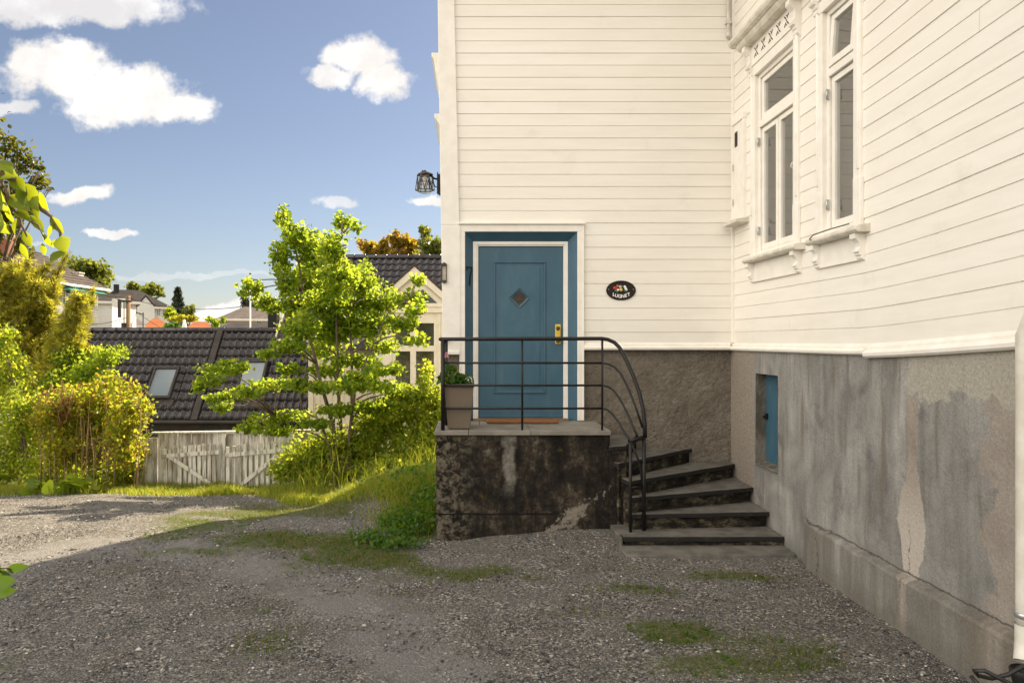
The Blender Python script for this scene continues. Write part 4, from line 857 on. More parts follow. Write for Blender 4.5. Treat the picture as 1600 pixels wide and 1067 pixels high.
for z in (.81, .56, .32): mb = MB(); mb.tube([a + u_ * z, b + u_ * z], .010, 8); mb.build('rung', M['black_iron'], rail)
# ------------------------------------------------------------------ mat and potted plant on the landing
mat_ = MB(); mat_.box(.18, .985, 7.99, 8.30, 1.083, 1.108); o = mat_.build('doormat', M['terracotta_mat'], None, .008); tag(o, 'rust coloured coir doormat at the foot of the blue door', 'doormat')
pot = empty('potted_plant', (-.12, 7.60, 1.08), 'tall woven taupe planter of geraniums beside the blue door', 'planter')
mb = MB(); cx_, cy_ = -.118, 7.60; zb_, zt_ = 1.084, 1.555
def sq(h_, z): return [(cx_ - h_, cy_ - h_, z), (cx_ + h_, cy_ - h_, z), (cx_ + h_, cy_ + h_, z), (cx_ - h_, cy_ + h_, z)]
rings = [sq(.112, zb_), sq(.117, zb_ + .015), sq(.150, zt_ - .035), sq(.160, zt_ - .03), sq(.161, zt_), sq(.143, zt_), sq(.138, zt_ - .05)]
o = len(mb.v)
for r_ in rings: mb.v += r_
for i in range(len(rings) - 1):
    for k in range(4): mb.face([o + i * 4 + k, o + i * 4 + (k + 1) % 4, o + (i + 1) * 4 + (k + 1) % 4, o + (i + 1) * 4 + k])
mb.face([o, o + 1, o + 2, o + 3]); mb.build('pot', M['rattan'], pot, .006)
mb = MB(); mb.add(sq(.139, zt_ - .04), [(0, 1, 2, 3)]); mb.build('soil', M['soil'], pot)
g = np.random.default_rng(17); LC = np.concatenate([in_ell(105, (-.13, 7.58, 1.59), (.15, .13, .07), g), in_ell(45, (-.28, 7.55, 1.60), (.05, .08, .07), g), in_ell(30, (-.20, 7.55, 1.70), (.06, .06, .06), g)])
T8 = np.array([(0, 0, 0)] + [(.5 * math.cos(a_), .5 + .5 * math.sin(a_), .10) for a_ in np.linspace(-1.2, 4.34, 8)])
leaf_soup('foliage', LC, .062, M['leaf_green'], pot, .45, T8, [(0, 1, 2), (0, 2, 3), (0, 3, 4), (0, 4, 5), (0, 5, 6), (0, 6, 7), (0, 7, 8)], seed=5)
mb = MB(); top = P(697, 556, 7.55)
mb.tube([(-.16, 7.58, 1.56), (-.22, 7.56, 1.70), top - Vector((0, 0, .03))], .004, 6)
for k in range(30):
    a_ = [random.uniform(-2, 2), random.uniform(0, 6.28)]; mb.tube([(-.12 + random.uniform(-.1, .1), 7.59 + random.uniform(-.08, .08), 1.50), (-.12 + random.uniform(-.16, .16), 7.58 + random.uniform(-.12, .1), 1.60 + random.uniform(-.03, .05))], .0025, 5)
mb.build('stem', M['leaf_green'], pot)
leaf_soup('flower', in_ell(60, top, (.028, .028, .034), g), .024, M['petal_pink'], pot, .2, seed=6)
leaf_soup('flower', in_ell(40, (-.0, 7.50, 1.60), (.055, .05, .03), g, .3), .016, M['petal_white'], pot, .5, seed=7)

# ================================================================== the garden and the hillside
def GP(px, Y):                                        # ground point under column px at depth Y
    x = (px - CX) * Y / F; return Vector((x, Y, float(hill(x, Y))))
def ell(px, py, rx, ry, Y, dep=None):
    c = P(px, py, Y); k = Y / F; return (tuple(c), (rx * k, (dep if dep else (rx + ry) * .5 * k), ry * k))
# ------------------------------------------------------------------ old board fence with two picket gates
YFN = 12.75
fence = empty('board_fence', GP(340, YFN), 'weathered white upright board fence with flaking paint behind the picket gates', 'fence')
g = random.Random(4); mb = MB(); px = 190.0
while px < 505:
    x0 = (px - CX) * YFN / F; wd = g.uniform(.10, .15); top = P(px, 675 + (8 if px < 240 else 0) + g.uniform(-1, 2), YFN).z; z0 = float(hill(x0, YFN)) - .25
    lean = g.uniform(-.006, .006); dy_ = g.uniform(-.012, .012)
    mb.hexa([(x0, YFN + dy_, z0), (x0 + wd, YFN + dy_, z0), (x0 + wd, YFN + .022 + dy_, z0), (x0, YFN + .022 + dy_, z0)], [(x0 + lean, YFN + dy_, top), (x0 + wd + lean, YFN + dy_, top), (x0 + wd + lean, YFN + .022 + dy_, top), (x0 + lean, YFN + .022 + dy_, top)])
    px += (wd + g.uniform(.002, .010)) * F / YFN
mb.build('board', M['weathered_white'], fence, .004)
mb = MB(); a, b = P(238, 676, YFN - .05), P(500, 672, YFN - .05); mb.bar(a, b, .09, .03); mb.build('top_rail', M['weathered_white'], fence, .004)
mb = MB(); a = P(341, 680, YFN - .04); mb.box(a.x - .02, a.x + .13, YFN - .06, YFN - .01, float(hill(a.x, YFN)) - .2, a.z + .06); mb.build('post', M['weathered_white'], fence, .006)
def gate(px0, px1, ytop0, ytop1, rail_, diag, label, seed):
    Yg = YFN - .20; e_ = empty('picket_gate', GP((px0 + px1) / 2, Yg), label, 'gate'); g = random.Random(seed)
    n = 11; mb = MB()
    for k in range(n):
        f = (k + .15) / n; x0 = (px0 + (px1 - px0) * f - CX) * Yg / F; zt_ = P(0, ytop0 + (ytop1 - ytop0) * f + g.uniform(-2, 2), Yg).z; z0 = float(hill(x0, Yg)) + .04 + g.uniform(-.02, .03); ln_ = g.uniform(-.008, .008)
        mb.hexa([(x0, Yg, z0), (x0 + .062, Yg, z0), (x0 + .062, Yg + .02, z0), (x0, Yg + .02, z0)], [(x0 + ln_, Yg, zt_), (x0 + .062 + ln_, Yg, zt_ + g.uniform(-.008, .008)), (x0 + .062 + ln_, Yg + .02, zt_), (x0 + ln_, Yg + .02, zt_)])
    mb.build('picket', M['weathered_white'], e_, .003)
    mb = MB(); mb.bar(P(*rail_[0], Yg - .012), P(*rail_[1], Yg - .012), .022, .07); mb.build('rail', M['weathered_white'], e_, .003)
    mb = MB(); mb.bar(P(*diag[0], Yg - .034), P(*diag[1], Yg - .034), .022, .065); mb.build('brace', M['weathered_white'], e_, .003)
gate(254, 338, 703, 691, ((252, 713), (342, 706)), ((266, 714), (332, 758)), 'white picket gate beside the yellow thicket, brace falling to the right', 1)
gate(352, 450, 696, 688, ((352, 711), (446, 703)), ((442, 704), (376, 758)), 'white picket gate beside the low shrub, brace rising to the right', 2)
# ------------------------------------------------------------------ outbuilding with glazed black roof tiles
def tile_roof(x0, x1, Ye, ze, Yr, zr, tw=.235, crs=.34, lift=.045, amp=.045, ns=8):
    mb = MB(); L = math.hypot(Yr - Ye, zr - ze); sd_ = np.array([0, (Yr - Ye) / L, (zr - ze) / L]); nd = np.array([0, -sd_[2], sd_[1]])
    nc = max(1, round(L / crs)); c_ = L / nc; nt = max(1, round((x1 - x0) / tw)); xs_ = np.linspace(x0, x1, nt * ns + 1); ph = np.tile(np.arange(nt * ns + 1) % ns / ns, 1)
    f = amp * np.clip(np.cos((ph - .35) * 2 * np.pi), -.35, 1); g = np.random.default_rng(int(abs(x0) * 100)); mb.smooth = True
    for k in range(nc):
        o = len(mb.v); tj = np.repeat(g.normal(0, .003, nt + 1), ns)[:len(xs_)]
        for (s_, h_) in ((k * c_ - .03, -.004), (k * c_ - .03, lift), ((k + 1) * c_ - .025, .008)):
            for x, fv, t_ in zip(xs_, f, tj): mb.v.append(tuple(np.array([x, Ye, ze]) + sd_ * (s_ + t_) + nd * (h_ + fv)))
        n = len(xs_)
        for r_ in range(2):
            for i in range(n - 1): mb.face([o + r_ * n + i, o + r_ * n + i + 1, o + (r_ + 1) * n + i + 1, o + (r_ + 1) * n + i])
    mb.smooth = False
    return mb, sd_, nd
shed = empty('outbuilding', (-9, 23, -3), 'low outbuilding with steep glazed black tile roof and two skylights', 'building')
Ye, ze, Yr, zr = 22.0, -.40, 24.3, 2.33
mb, sdv, ndv = tile_roof(-12.8, -8.5, Ye, ze, Yr, zr); mb.build('roof', M['black_tile'], shed)
mb, _, _ = tile_roof(-8.36, -4.95, Ye, ze, Yr, zr); mb.build('roof', M['black_tile'], shed)
def on(x, s_, h_): return Vector((x, Ye, ze)) + Vector(sdv) * s_ + Vector(ndv) * h_
Ls = math.hypot(Yr - Ye, zr - ze)
for xv, wv_ in ((-8.45, .20), (-12.85, .12), (-4.93, .12)): mb = MB(); mb.bar(on(xv, -.08, .05), on(xv, Ls, .05), wv_, .13, tuple(ndv)); mb.build('verge_board', M['sheet_metal'], shed, .01)
mb = MB(); mb.tube([(-12.85, Yr, zr + .035), (-4.9, Yr, zr + .035)], .10, 10)
for k in range(19): a = -12.85 + k * .41; mb.tube([(a, Yr, zr + .035), (a + .05, Yr, zr + .035)], .107, 10)
mb.build('ridge_tile', M['black_tile'], shed)
mb = MB(); mb.tube([(-12.9, Ye - .12, ze - .06), (-4.9, Ye - .12, ze - .08)], .06, 8); mb.tube([(-4.95, Ye - .12, ze - .08), (-4.95, Ye - .12, -3)], .05, 8); mb.build('gutter', M['sheet_metal'], shed)
mb = MB(); mb.hexa([(-12.7, Ye + .25, -3.6), (-5.0, Ye + .25, -3.6), (-5.0, 26.4, -3.6), (-12.7, 26.4, -3.6)], [(-12.7, Ye + .25, ze + .1), (-5.0, Ye + .25, ze + .1), (-5.0, 26.4, ze + .1), (-12.7, 26.4, ze + .1)])
mb.build('wall', M['sheet_metal'], shed)
mb = MB(); mb.add([(-12.8, Yr, zr), (-4.95, Yr, zr), (-4.95, 26.7, ze), (-12.8, 26.7, ze)], [(0, 1, 2, 3)])
for xg in (-12.7, -5.0): mb.add([(xg, Ye + .1, ze), (xg, Yr, zr - .04), (xg, 26.6, ze)], [(0, 1, 2)])
mb.build('roof', M['dark_slate'], shed)
for xc_, s0_, s1_ in ((-9.79, .70, 1.98), (-6.98, .90, 2.25)):
    mb = MB(); h2 = .40
    for (xa, xb, sa_, sb_) in ((xc_ - h2, xc_ - h2 + .07, s0_, s1_), (xc_ + h2 - .07, xc_ + h2, s0_, s1_), (xc_ - h2 + .07, xc_ + h2 - .07, s0_, s0_ + .09), (xc_ - h2 + .07, xc_ + h2 - .07, s1_ - .12, s1_)):
        mb.hexa([on(xa, sa_, .02), on(xb, sa_, .02), on(xb, sb_, .02), on(xa, sb_, .02)], [on(xa, sa_, .165), on(xb, sa_, .165), on(xb, sb_, .165), on(xa, sb_, .165)])
    mb.hexa([on(xc_ - h2 - .12, s0_ - .22, .05), on(xc_ + h2 + .12, s0_ - .22, .05), on(xc_ + h2 + .12, s0_, .055), on(xc_ - h2 - .12, s0_, .055)], [on(xc_ - h2 - .12, s0_ - .22, .062), on(xc_ + h2 + .12, s0_ - .22, .062), on(xc_ + h2 + .12, s0_, .07), on(xc_ - h2 - .12, s0_, .07)])
    sk = mb.build('skylight', M['sheet_metal'], shed, .008)
    mb = MB(); mb.add([on(xc_ - h2 + .05, s0_ + .08, .128), on(xc_ + h2 - .05, s0_ + .08, .128), on(xc_ + h2 - .05, s1_ - .1, .128), on(xc_ - h2 + .05, s1_ - .1, .128)], [(0, 1, 2, 3)]); mb.build('pane', M['sky_glass'], sk)
    mb = MB(); mb.add([on(xc_ - h2 + .05, s0_ + .08, .112), on(xc_ + h2 - .05, s0_ + .08, .112), on(xc_ + h2 - .05, s1_ - .1, .112), on(xc_ - h2 + .05, s1_ - .1, .112)], [(0, 1, 2, 3)]); mb.build('blind', M['pale_blind'], sk)
a = P(427, 517, 24.5); mb = MB(); mb.box(a.x - .15, a.x + .15, 24.35, 24.75, 2.1, P(0, 486, 24.5).z); mb.box(a.x - .18, a.x + .18, 24.32, 24.78, P(0, 486, 24.5).z, P(0, 483, 24.5).z); mb.build('chimney', M['black_iron'], shed, .01)
# ------------------------------------------------------------------ cream house with the glazed veranda
cream = empty('cream_house', (-3.5, 24, -3), 'cream timber house with dark tiled roof and gabled glass veranda', 'house')
mb, s2, n2_ = tile_roof(-6.45, 2.5, 24.2, 2.10, 27.3, 5.15, .26, .36); mb.build('roof', M['black_tile'], cream)
mb = MB(); mb.tube([(-6.5, 27.3, 5.19), (2.5, 27.3, 5.19)], .112, 10)
for k in range(22): a = -6.5 + k * .41; mb.tube([(a, 27.3, 5.19), (a + .05, 27.3, 5.19)], .119, 10)
mb.build('ridge_tile', M['black_tile'], cream)
mb = MB(); mb.bar((-6.52, 24.1, 2.06), (-6.52, 27.3, 5.12), .05, .26, (0, -.7, .7)); mb.tube([(-6.5, 24.05, 2.02), (2.5, 24.05, 2.0)], .07, 8); mb.build('verge_board', M['cream_trim'], cream)
mb = MB(); mb.box(-6.2, 2.3, 24.55, 30, -4, 2.2); mb.prism([(-6.2, 24.5, 2.15), (-6.2, 27.3, 5.0), (-6.2, 30.1, 2.15)], (.1, 0, 0)); mb.add([(-6.45, 27.3, 5.15), (2.5, 27.3, 5.15), (2.5, 30.4, 2.1), (-6.45, 30.4, 2.1)], [(0, 1, 2, 3)]); mb.build('wall', M['cream_boards'], cream)
Yw = 21.2; xl = (483 - CX) * Yw / F; mb = MB(); g = random.Random(8); x = xl
while x < 1.0:
    mb.box(x, x + .145, Yw + g.uniform(0, .004), Yw + .05, -3.8, 1.72); mb.box(x + .146, x + .170, Yw - .012, Yw + .04, -3.8, 1.72); x += .172
mb.box(xl - .02, xl + .13, Yw - .03, Yw + .06, -3.8, 1.75); mb.box(xl + .001, xl + .04, Yw + .06, 24.5, -3.8, 1.74); mb.box(xl - .05, 1.0, Yw - .05, Yw + .02, -.52, -.40)
mb.build('wall', M['cream_boards'], cream)
mb = MB(); mb.hexa([(xl - .25, Yw - .3, 1.72), (1.2, Yw - .3, 1.72), (1.2, 24.3, 2.05), (xl - .25, 24.3, 2.05)], [(xl - .25, Yw - .3, 1.80), (1.2, Yw - .3, 1.80), (1.2, 24.3, 2.13), (xl - .25, 24.3, 2.13)]); mb.build('roof', M['sheet_metal'], cream)
Yv = 20.4; S = lambda px, py, y=Yv: P(px, py, y)
def vbox(mb, px0, px1, py0, py1, y0, y1):
    a, b = S(px0, py1), S(px1, py0); mb.box(a.x, b.x, y0, y1, a.z, b.z)
mb = MB()
for (a, b) in ((588, 614), (682, 704)): vbox(mb, a, b, 488, 700, Yv, Yv + .1)
vbox(mb, 614, 682, 606, 700, Yv + .01, Yv + .09); vbox(mb, 588, 704, 478, 489, Yv - .05, Yv + .1)
for a in (590, 609, 685, 695): vbox(mb, a, a + 3, 490, 605, Yv - .03, Yv + .01)
a, b, c_ = S(584, 482), S(648, 424), S(712, 482); mb.prism([S(588, 478), S(648, 424), S(708, 478)], (0, .08, 0)); vbox(mb, 584, 712, 474, 480, Yv - .08, Yv + .0)
ver = mb.build('veranda', M['cream_trim'], cream, .008)
mb = MB()
for s_ in (-1, 1):
    p0, p1 = S(648, 417), S(648 + s_ * 70, 480); mb.prism([p0 + Vector((0, -.12, 0)), p1 + Vector((0, -.12, 0)), p1 + Vector((0, -.12, -.20)), p0 + Vector((0, -.12, -.24))], (0, .05, 0))
mb.build('bargeboard', M['cream_trim'], ver, .006)
mb = MB()
for s_ in (-1, 1):
    p0, p1 = S(648, 416), S(648 + s_ * 71, 480); mb.prism([p0 + Vector((0, -.16, 0)), p1 + Vector((0, -.16, 0)), p1 + Vector((0, -.16, .06)), p0 + Vector((0, -.16, .06))], (0, 5.0, 0))
mb.build('veranda_roof', M['sheet_metal'], ver)
mb = MB(); mb.prism([S(632, 478, Yv - .02), S(660, 452, Yv - .02), S(688, 478, Yv - .02)], (0, -.012, 0)); mb.build('gable_pane', M['dark_glass'], ver)
mb = MB()
for (a, b, c_, d) in ((614, 618, 489, 606), (678, 682, 489, 606), (641, 650, 489, 606), (618, 641, 489, 505), (650, 678, 489, 505), (618, 641, 540, 549), (650, 678, 540, 549), (618, 641, 600, 606), (650, 678, 600, 606)): vbox(mb, a, b, c_, d, Yv + .0, Yv + .07)
mb.build('window_frame', M['cream_trim'], ver, .006)
for (a, b, c_, d) in ((618, 641, 505, 540), (650, 678, 505, 540), (618, 641, 549, 600), (650, 678, 549, 600)):
    mb = MB(); p0, p1 = S(a, d), S(b, c_); mb.add([(p0.x, Yv + .04, p0.z), (p1.x, Yv + .04, p0.z), (p1.x, Yv + .04, p1.z), (p0.x, Yv + .04, p1.z)], [(0, 1, 2, 3)]); mb.build('pane', M['dark_glass'], ver)
mb = MB(); p0, p1 = S(614, 606), S(682, 489); mb.box(p0.x, p1.x, Yv + .9, Yv + .95, p0.z, p1.z)
mb.build('interior', M['room_grey'], ver)
# ------------------------------------------------------------------ houses up the street
def slats(mb, x0, x1, y, z0, z1, n, t_=.03):
    for k in range(n):
        z = z0 + (z1 - z0) * k / n; h_ = (z1 - z0) / n; mb.hexa([(x0, y - t_, z), (x1, y - t_, z), (x1, y + .01, z), (x0, y + .01, z)], [(x0, y - .004, z + h_ * .8), (x1, y - .004, z + h_ * .8), (x1, y + .01, z + h_ * .8), (x0, y + .01, z + h_ * .8)])
gh = empty('grey_house', (-26, 40, -4.5), 'grey boarded house with brown roof and white slatted balcony', 'house')
xg = -23.4; mb = MB()
mb.box(-33.2, xg, 30, 45, -5, 5.3)
for k in range(36): mb.box(xg - .01, xg + .02, 30, 45, 1.2 + k * .115, 1.2 + k * .115 + .09)
mb.build('wall', M['grey_boards'], gh)
mb = MB(); g = random.Random(3); n = 13; sl = (8.1 - 5.25) / (28.4 - 22.9)
for k in range(n):                                    # tiled courses, east slope
    xa, xb = -22.9 - 5.5 * k / n, -22.9 - 5.5 * (k + 1) / n; za, zb_ = 5.25 + sl * (-22.9 - xa), 5.25 + sl * (-22.9 - xb)
    mb.hexa([(xa, 29.5, za), (xa, 45.4, za), (xb, 45.4, zb_ - .05), (xb, 29.5, zb_ - .05)], [(xa, 29.5, za + .12), (xa, 45.4, za + .12), (xb, 45.4, zb_ + .03), (xb, 29.5, zb_ + .03)])
mb.hexa([(-28.4, 29.5, 8.0), (-28.4, 45.4, 8.0), (-33.7, 45.4, 5.2), (-33.7, 29.5, 5.2)], [(-28.4, 29.5, 8.14), (-28.4, 45.4, 8.14), (-33.7, 45.4, 5.32), (-33.7, 29.5, 5.32)])
mb.prism([(-23.2, 45.2, 5.2), (-28.4, 45.2, 8.0), (-33.4, 45.2, 5.2)], (0, -.3, 0)); rf = mb.build('roof', M['grey_tile'], gh)
mb = MB(); mb.tube([(-22.82, 29.5, 5.2), (-22.82, 45.4, 5.2)], .08, 8); mb.build('gutter', M['far_white'], gh)
mb = MB(); a = P(8, 370, 40); mb.box(a.x - .45, a.x + .35, 39.6, 40.4, 6.6, P(0, 358, 40).z); mb.build('chimney', M['brick_red'], rf)
mb = MB(); mb.box(-24.75, -24.2, 44.3, 44.85, 5.6, 6.2); mb.box(-24.8, -24.15, 44.25, 44.9, 6.2, 6.28); mb.build('chimney', M['weathered_white'], rf)
mb = MB(); a = P(13, 366, 39.3); mb.lathe(a, [(.02, .1), (.3, .0), (.32, .02), (.1, .1)], 14, (.5, -.8, .1)); mb.build('satellite_dish', M['far_white'], gh)
mb = MB()
for (ya, yb) in ((40.95, 41.05), (41.3, 41.38), (41.85, 41.93), (42.25, 42.35)): mb.box(xg, xg + .05, ya, yb, 4.0, 5.0)
mb.box(xg, xg + .05, 40.95, 42.35, 4.95, 5.03); mb.box(xg, xg + .06, 40.9, 42.4, 3.95, 4.02); wf = mb.build('window', M['far_white'], gh)
mb = MB(); mb.add([(xg + .025, 41, 4.02), (xg + .025, 42.3, 4.02), (xg + .025, 42.3, 4.96), (xg + .025, 41, 4.96)], [(0, 1, 2, 3)]); mb.build('pane', M['dark_glass'], wf)
mb = MB(); mb.hexa([(xg, 40.6, 5.12), (xg + .75, 40.6, 4.88), (xg + .75, 44.6, 4.88), (xg, 44.6, 5.12)], [(xg, 40.6, 5.17), (xg + .77, 40.6, 4.95), (xg + .77, 44.6, 4.95), (xg, 44.6, 5.17)]); mb.build('awning', M['green_cloth'], gh)
mb = MB(); slats(mb, -23.25, -21.45, 42.9, 2.5, 4.0, 12); mb.box(-23.3, -21.4, 42.86, 42.98, 4.0, 4.06); mb.box(-21.52, -21.45, 42.93, 46, 2.5, 4.02); mb.box(-23.3, -21.5, 42.95, 46, 2.4, 2.55); mb.box(-21.6, -21.5, 43.0, 43.1, -4.5, 2.5); mb.box(-21.6, -21.5, 45.8, 45.9, -4.5, 2.5)
bal = mb.build('balcony', M['far_white'], gh)
mb = MB(); mb.box(xg, xg + .35, 38.5, 42.8, 3.5, 4.02); mb.build('parapet', M['grey_boards'], gh)
mb = MB(); mb.box(-22.6, -21.75, 45.2, 45.23, 4.0, 4.7); mb.build('wind_screen', M['far_white'], bal)
mb = MB(); mb.box(-21.75, -21.5, 45.18, 45.23, 4.0, 4.72); mb.build('wind_screen', M['green_cloth'], bal)
def far_house(name, label, Y, px0, px1, yeave, yridge, depth, wallm, roofm, wins, hip_=(0, 0), ov=.4, ybase=None, extra=None):
    e_ = empty(name, GP((px0 + px1) / 2, Y), label, 'house'); a, b = P(px0, yeave, Y), P(px1, yeave, Y); zr_ = P(0, yridge, Y).z; zb_ = float(hill(a.x, Y)) - 1
    e_.rotation_euler.z = math.atan2(-(a.x + b.x) / 2, Y)   # square to its street, facing down the hill
    mb = MB(); mb.box(a.x, b.x, Y, Y + depth, zb_, a.z)
    if not hip_[1]: mb.prism([(b.x, Y, a.z), (b.x, Y + depth, a.z), (b.x, Y + depth / 2, zr_ - .1)], (-.1, 0, 0))
    mb.build('wall', wallm, e_)
    mb = MB(); ex0, ex1 = a.x - ov, b.x + ov; y0, y1 = Y - ov, Y + depth + ov; ym_ = Y + depth / 2; ze_ = a.z
    v_ = [(ex0, y0, ze_), (ex1, y0, ze_), (ex1, y1, ze_), (ex0, y1, ze_), (ex0 + hip_[0], ym_, zr_), (ex1 - hip_[1], ym_, zr_)]
    lo_ = [(p[0], p[1], p[2] - .14) for p in v_]
    mb.add(v_ + lo_, [(0, 1, 5, 4), (1, 2, 5), (2, 3, 4, 5), (3, 0, 4), (6, 7, 11, 10), (7, 8, 11), (8, 9, 10, 11), (9, 6, 10), (0, 1, 7, 6), (1, 2, 8, 7), (2, 3, 9, 8), (3, 0, 6, 9)]); rf = mb.build('roof', roofm, e_)
    mb = MB(); mb.box(ex0, ex1, y0 - .04, y0 + .02, ze_ - .22, ze_ - .02); mb.build('gutter', M['far_white'], e_)
    for (wx0, wx1, wy0, wy1) in wins:
        p, q_ = P(wx0, wy1, Y), P(wx1, wy0, Y); mb = MB(); t_ = max(.06, (q_.x - p.x) * .1)
        mb.box(p.x, p.x + t_, Y - .05, Y + .01, p.z, q_.z); mb.box(q_.x - t_, q_.x, Y - .05, Y + .01, p.z, q_.z); mb.box(p.x + t_, q_.x - t_, Y - .05, Y + .01, p.z, p.z + t_); mb.box(p.x + t_, q_.x - t_, Y - .05, Y + .01, q_.z - t_, q_.z); mb.box((p.x + q_.x) / 2 - t_ / 2, (p.x + q_.x) / 2 + t_ / 2, Y - .05, Y + .01, p.z + t_, q_.z - t_)
        wn = mb.build('window', M['far_white'], e_); mb = MB(); mb.add([(p.x, Y - .02, p.z), (q_.x, Y - .02, p.z), (q_.x, Y - .02, q_.z), (p.x, Y - .02, q_.z)], [(0, 1, 2, 3)]); mb.build('pane', M['dark_glass'], wn)
    return e_, rf
far_house('pale_house', 'pale house with dark roof just behind the utility pole', 56, 100, 207, 470, 448, 9, M['far_white'], M['dark_slate'], [(176, 192, 481, 496)], (3, 5))
e_, rf = far_house('white_villa', 'large white villa with dark roof beyond the utility pole', 82, 160, 257, 479, 448, 12, M['far_white'], M['dark_slate'], [(207, 213, 481, 493), (216, 220, 481, 492), (224, 229, 481, 493), (233, 239, 482, 493), (242, 247, 482, 493), (250, 255, 482, 493)], (2, 3.4), .5)
mb = MB(); p = P(215, 446, 87); mb.box(p.x - .3, p.x + .3, 86.5, 87.2, 7, p.z); mb.build('chimney', M['dark_slate'], rf)
mb = MB(); p0, p1, p2 = P(204, 479, 80.5), P(216, 463, 80.5), P(229, 479, 80.5); mb.prism([p0, p1, p2], (0, 3, 0)); mb.box(p0.x, p2.x, 80.5, 82, -4, p0.z); mb.build('gable', M['far_white'], e_)
mb = MB()
for p, q_ in ((p0, p1), (p1, p2)): mb.bar(p + Vector((0, 1.2, .12)), q_ + Vector((0, 1.2, .12)), 2.6, .12)
mb.build('gable_roof', M['dark_slate'], e_)
far_house('orange_roof_house', 'low house with wide orange tiled roof behind the black ridge', 50, 226, 274, 519, 495, 7, M['far_white'], M['orange_tile'], [(232, 240, 521, 527)], (1.0, 1.6))
far_house('garden_house', 'tiny white gabled house tucked against the orange tiled roof', 48.5, 205, 222, 507, 497, 4, M['far_white'], M['brown_tile'], [(207, 211, 508, 515), (213, 219, 508, 515)], (0.5, .5), .2)
far_house('small_orange_house', 'small house with faded orange roof beyond the folded parasol', 58, 296, 324, 516, 501, 6, M['cream_boards'], M['orange_tile'], [(300, 306, 519, 525)], (.8, .4))
far_house('hipped_roof_house', 'cream house under a grey hipped roof behind the flagpole', 66, 356, 430, 498, 476, 9, M['cream_boards'], M['grey_tile'], [(400, 408, 501, 508)], (2.3, 3), .8)
far_house('black_roof_cottage', 'cottage with low black tiled roof just behind the outbuilding ridge', 36, 342, 424, 516, 502, 5, M['cream_boards'], M['dark_slate'], [(380, 392, 520, 530)], (1, 0), .3)
# ------------------------------------------------------------------ poles, wires, parasol
up = empty('utility_pole', GP(200.5, 40), 'brown wooden utility pole with cross arm and wires', 'utility pole')
a = GP(200.5, 40); top = P(200.5, 462, 40); mb = MB(); mb.tube([a, (top.x, 40, top.z)], [.16, .115], 10); mb.build('pole', M['pole_wood'], up)
mb = MB(); z = P(0, 471, 40).z; mb.bar((top.x - .45, 39.86, z), (top.x + .25, 39.86, z), .09, .1); mb.box(top.x - .5, top.x - .36, 39.8, 39.95, z - .9, z + .1); mb.build('cross_arm', M['sheet_metal'], up)
mb = MB(); 
def wire(p, q_, sag): mb.tube([Vector(p).lerp(Vector(q_), k / 14) - Vector((0, 0, sag * 4 * (k / 14) * (1 - k / 14))) for k in range(15)], .016, 5)
wire((top.x, 39.9, top.z - .1), P(430, 470, 30), .5); wire((top.x, 39.9, top.z - .3), P(60, 415, 44), .3); wire((top.x, 39.9, top.z - .5), P(330, 520, 60), .9); wire((top.x, 39.9, top.z - 1.2), P(120, 505, 44), .2); wire((top.x, 39.9, top.z - .1), P(-60, 380, 30), .4)
mb.build('wire', M['rubber'], up)
mb = MB(); mb.tube([(top.x - .19, 39.9, z - 3), (top.x - .19, 39.9, z)], .03, 6); mb.box(top.x - .3, top.x - .1, 39.8, 39.95, z - 1.6, z - 1.2); mb.build('cable_duct', M['sheet_metal'], up)
lp_ = empty('lamp_post', GP(224, 46), 'thin dark post standing in front of the wide orange roof', 'post'); mb = MB(); a = GP(224, 46); t_ = P(224, 488, 46); mb.tube([a, t_], [.07, .05], 8); mb.build('pole', M['sheet_metal'], lp_); mb = MB(); mb.bar(t_ + Vector((-.5, 0, .0)), t_ + Vector((.05, 0, -.15)), .06, .06); mb.build('arm', M['sheet_metal'], lp_)
fp = empty('flagpole', GP(391, 31), 'slender white flagpole rising above the grey hipped roof', 'flagpole'); mb = MB(); a = GP(391, 31); t_ = P(391, 429, 31); mb.tube([a, t_], [.05, .03], 8); mb.build('pole', M['far_white'], fp); mb = MB(); mb.lathe(t_, [(.0, -.02), (.045, .0), (.05, .04), (.03, .07), (.0, .08)], 10); mb.build('finial', M['rusty_iron'], fp)
ps = empty('parasol', GP(288, 30), 'folded white garden parasol between the two orange roofs', 'parasol'); mb = MB(); a = P(288, 520, 30); t_ = P(288, 500, 30)
mb.lathe((a.x, 30, a.z - 1.0), [(.02, 0), (.24, .02), (.22, .3), (.15, .9), (.05, t_.z - a.z + 1.0), (.0, t_.z - a.z + 1.03)], 10); mb.build('canopy', M['far_white'], ps); mb = MB(); mb.tube([GP(288, 30), a], .03, 8); mb.build('pole', M['pole_wood'], ps)
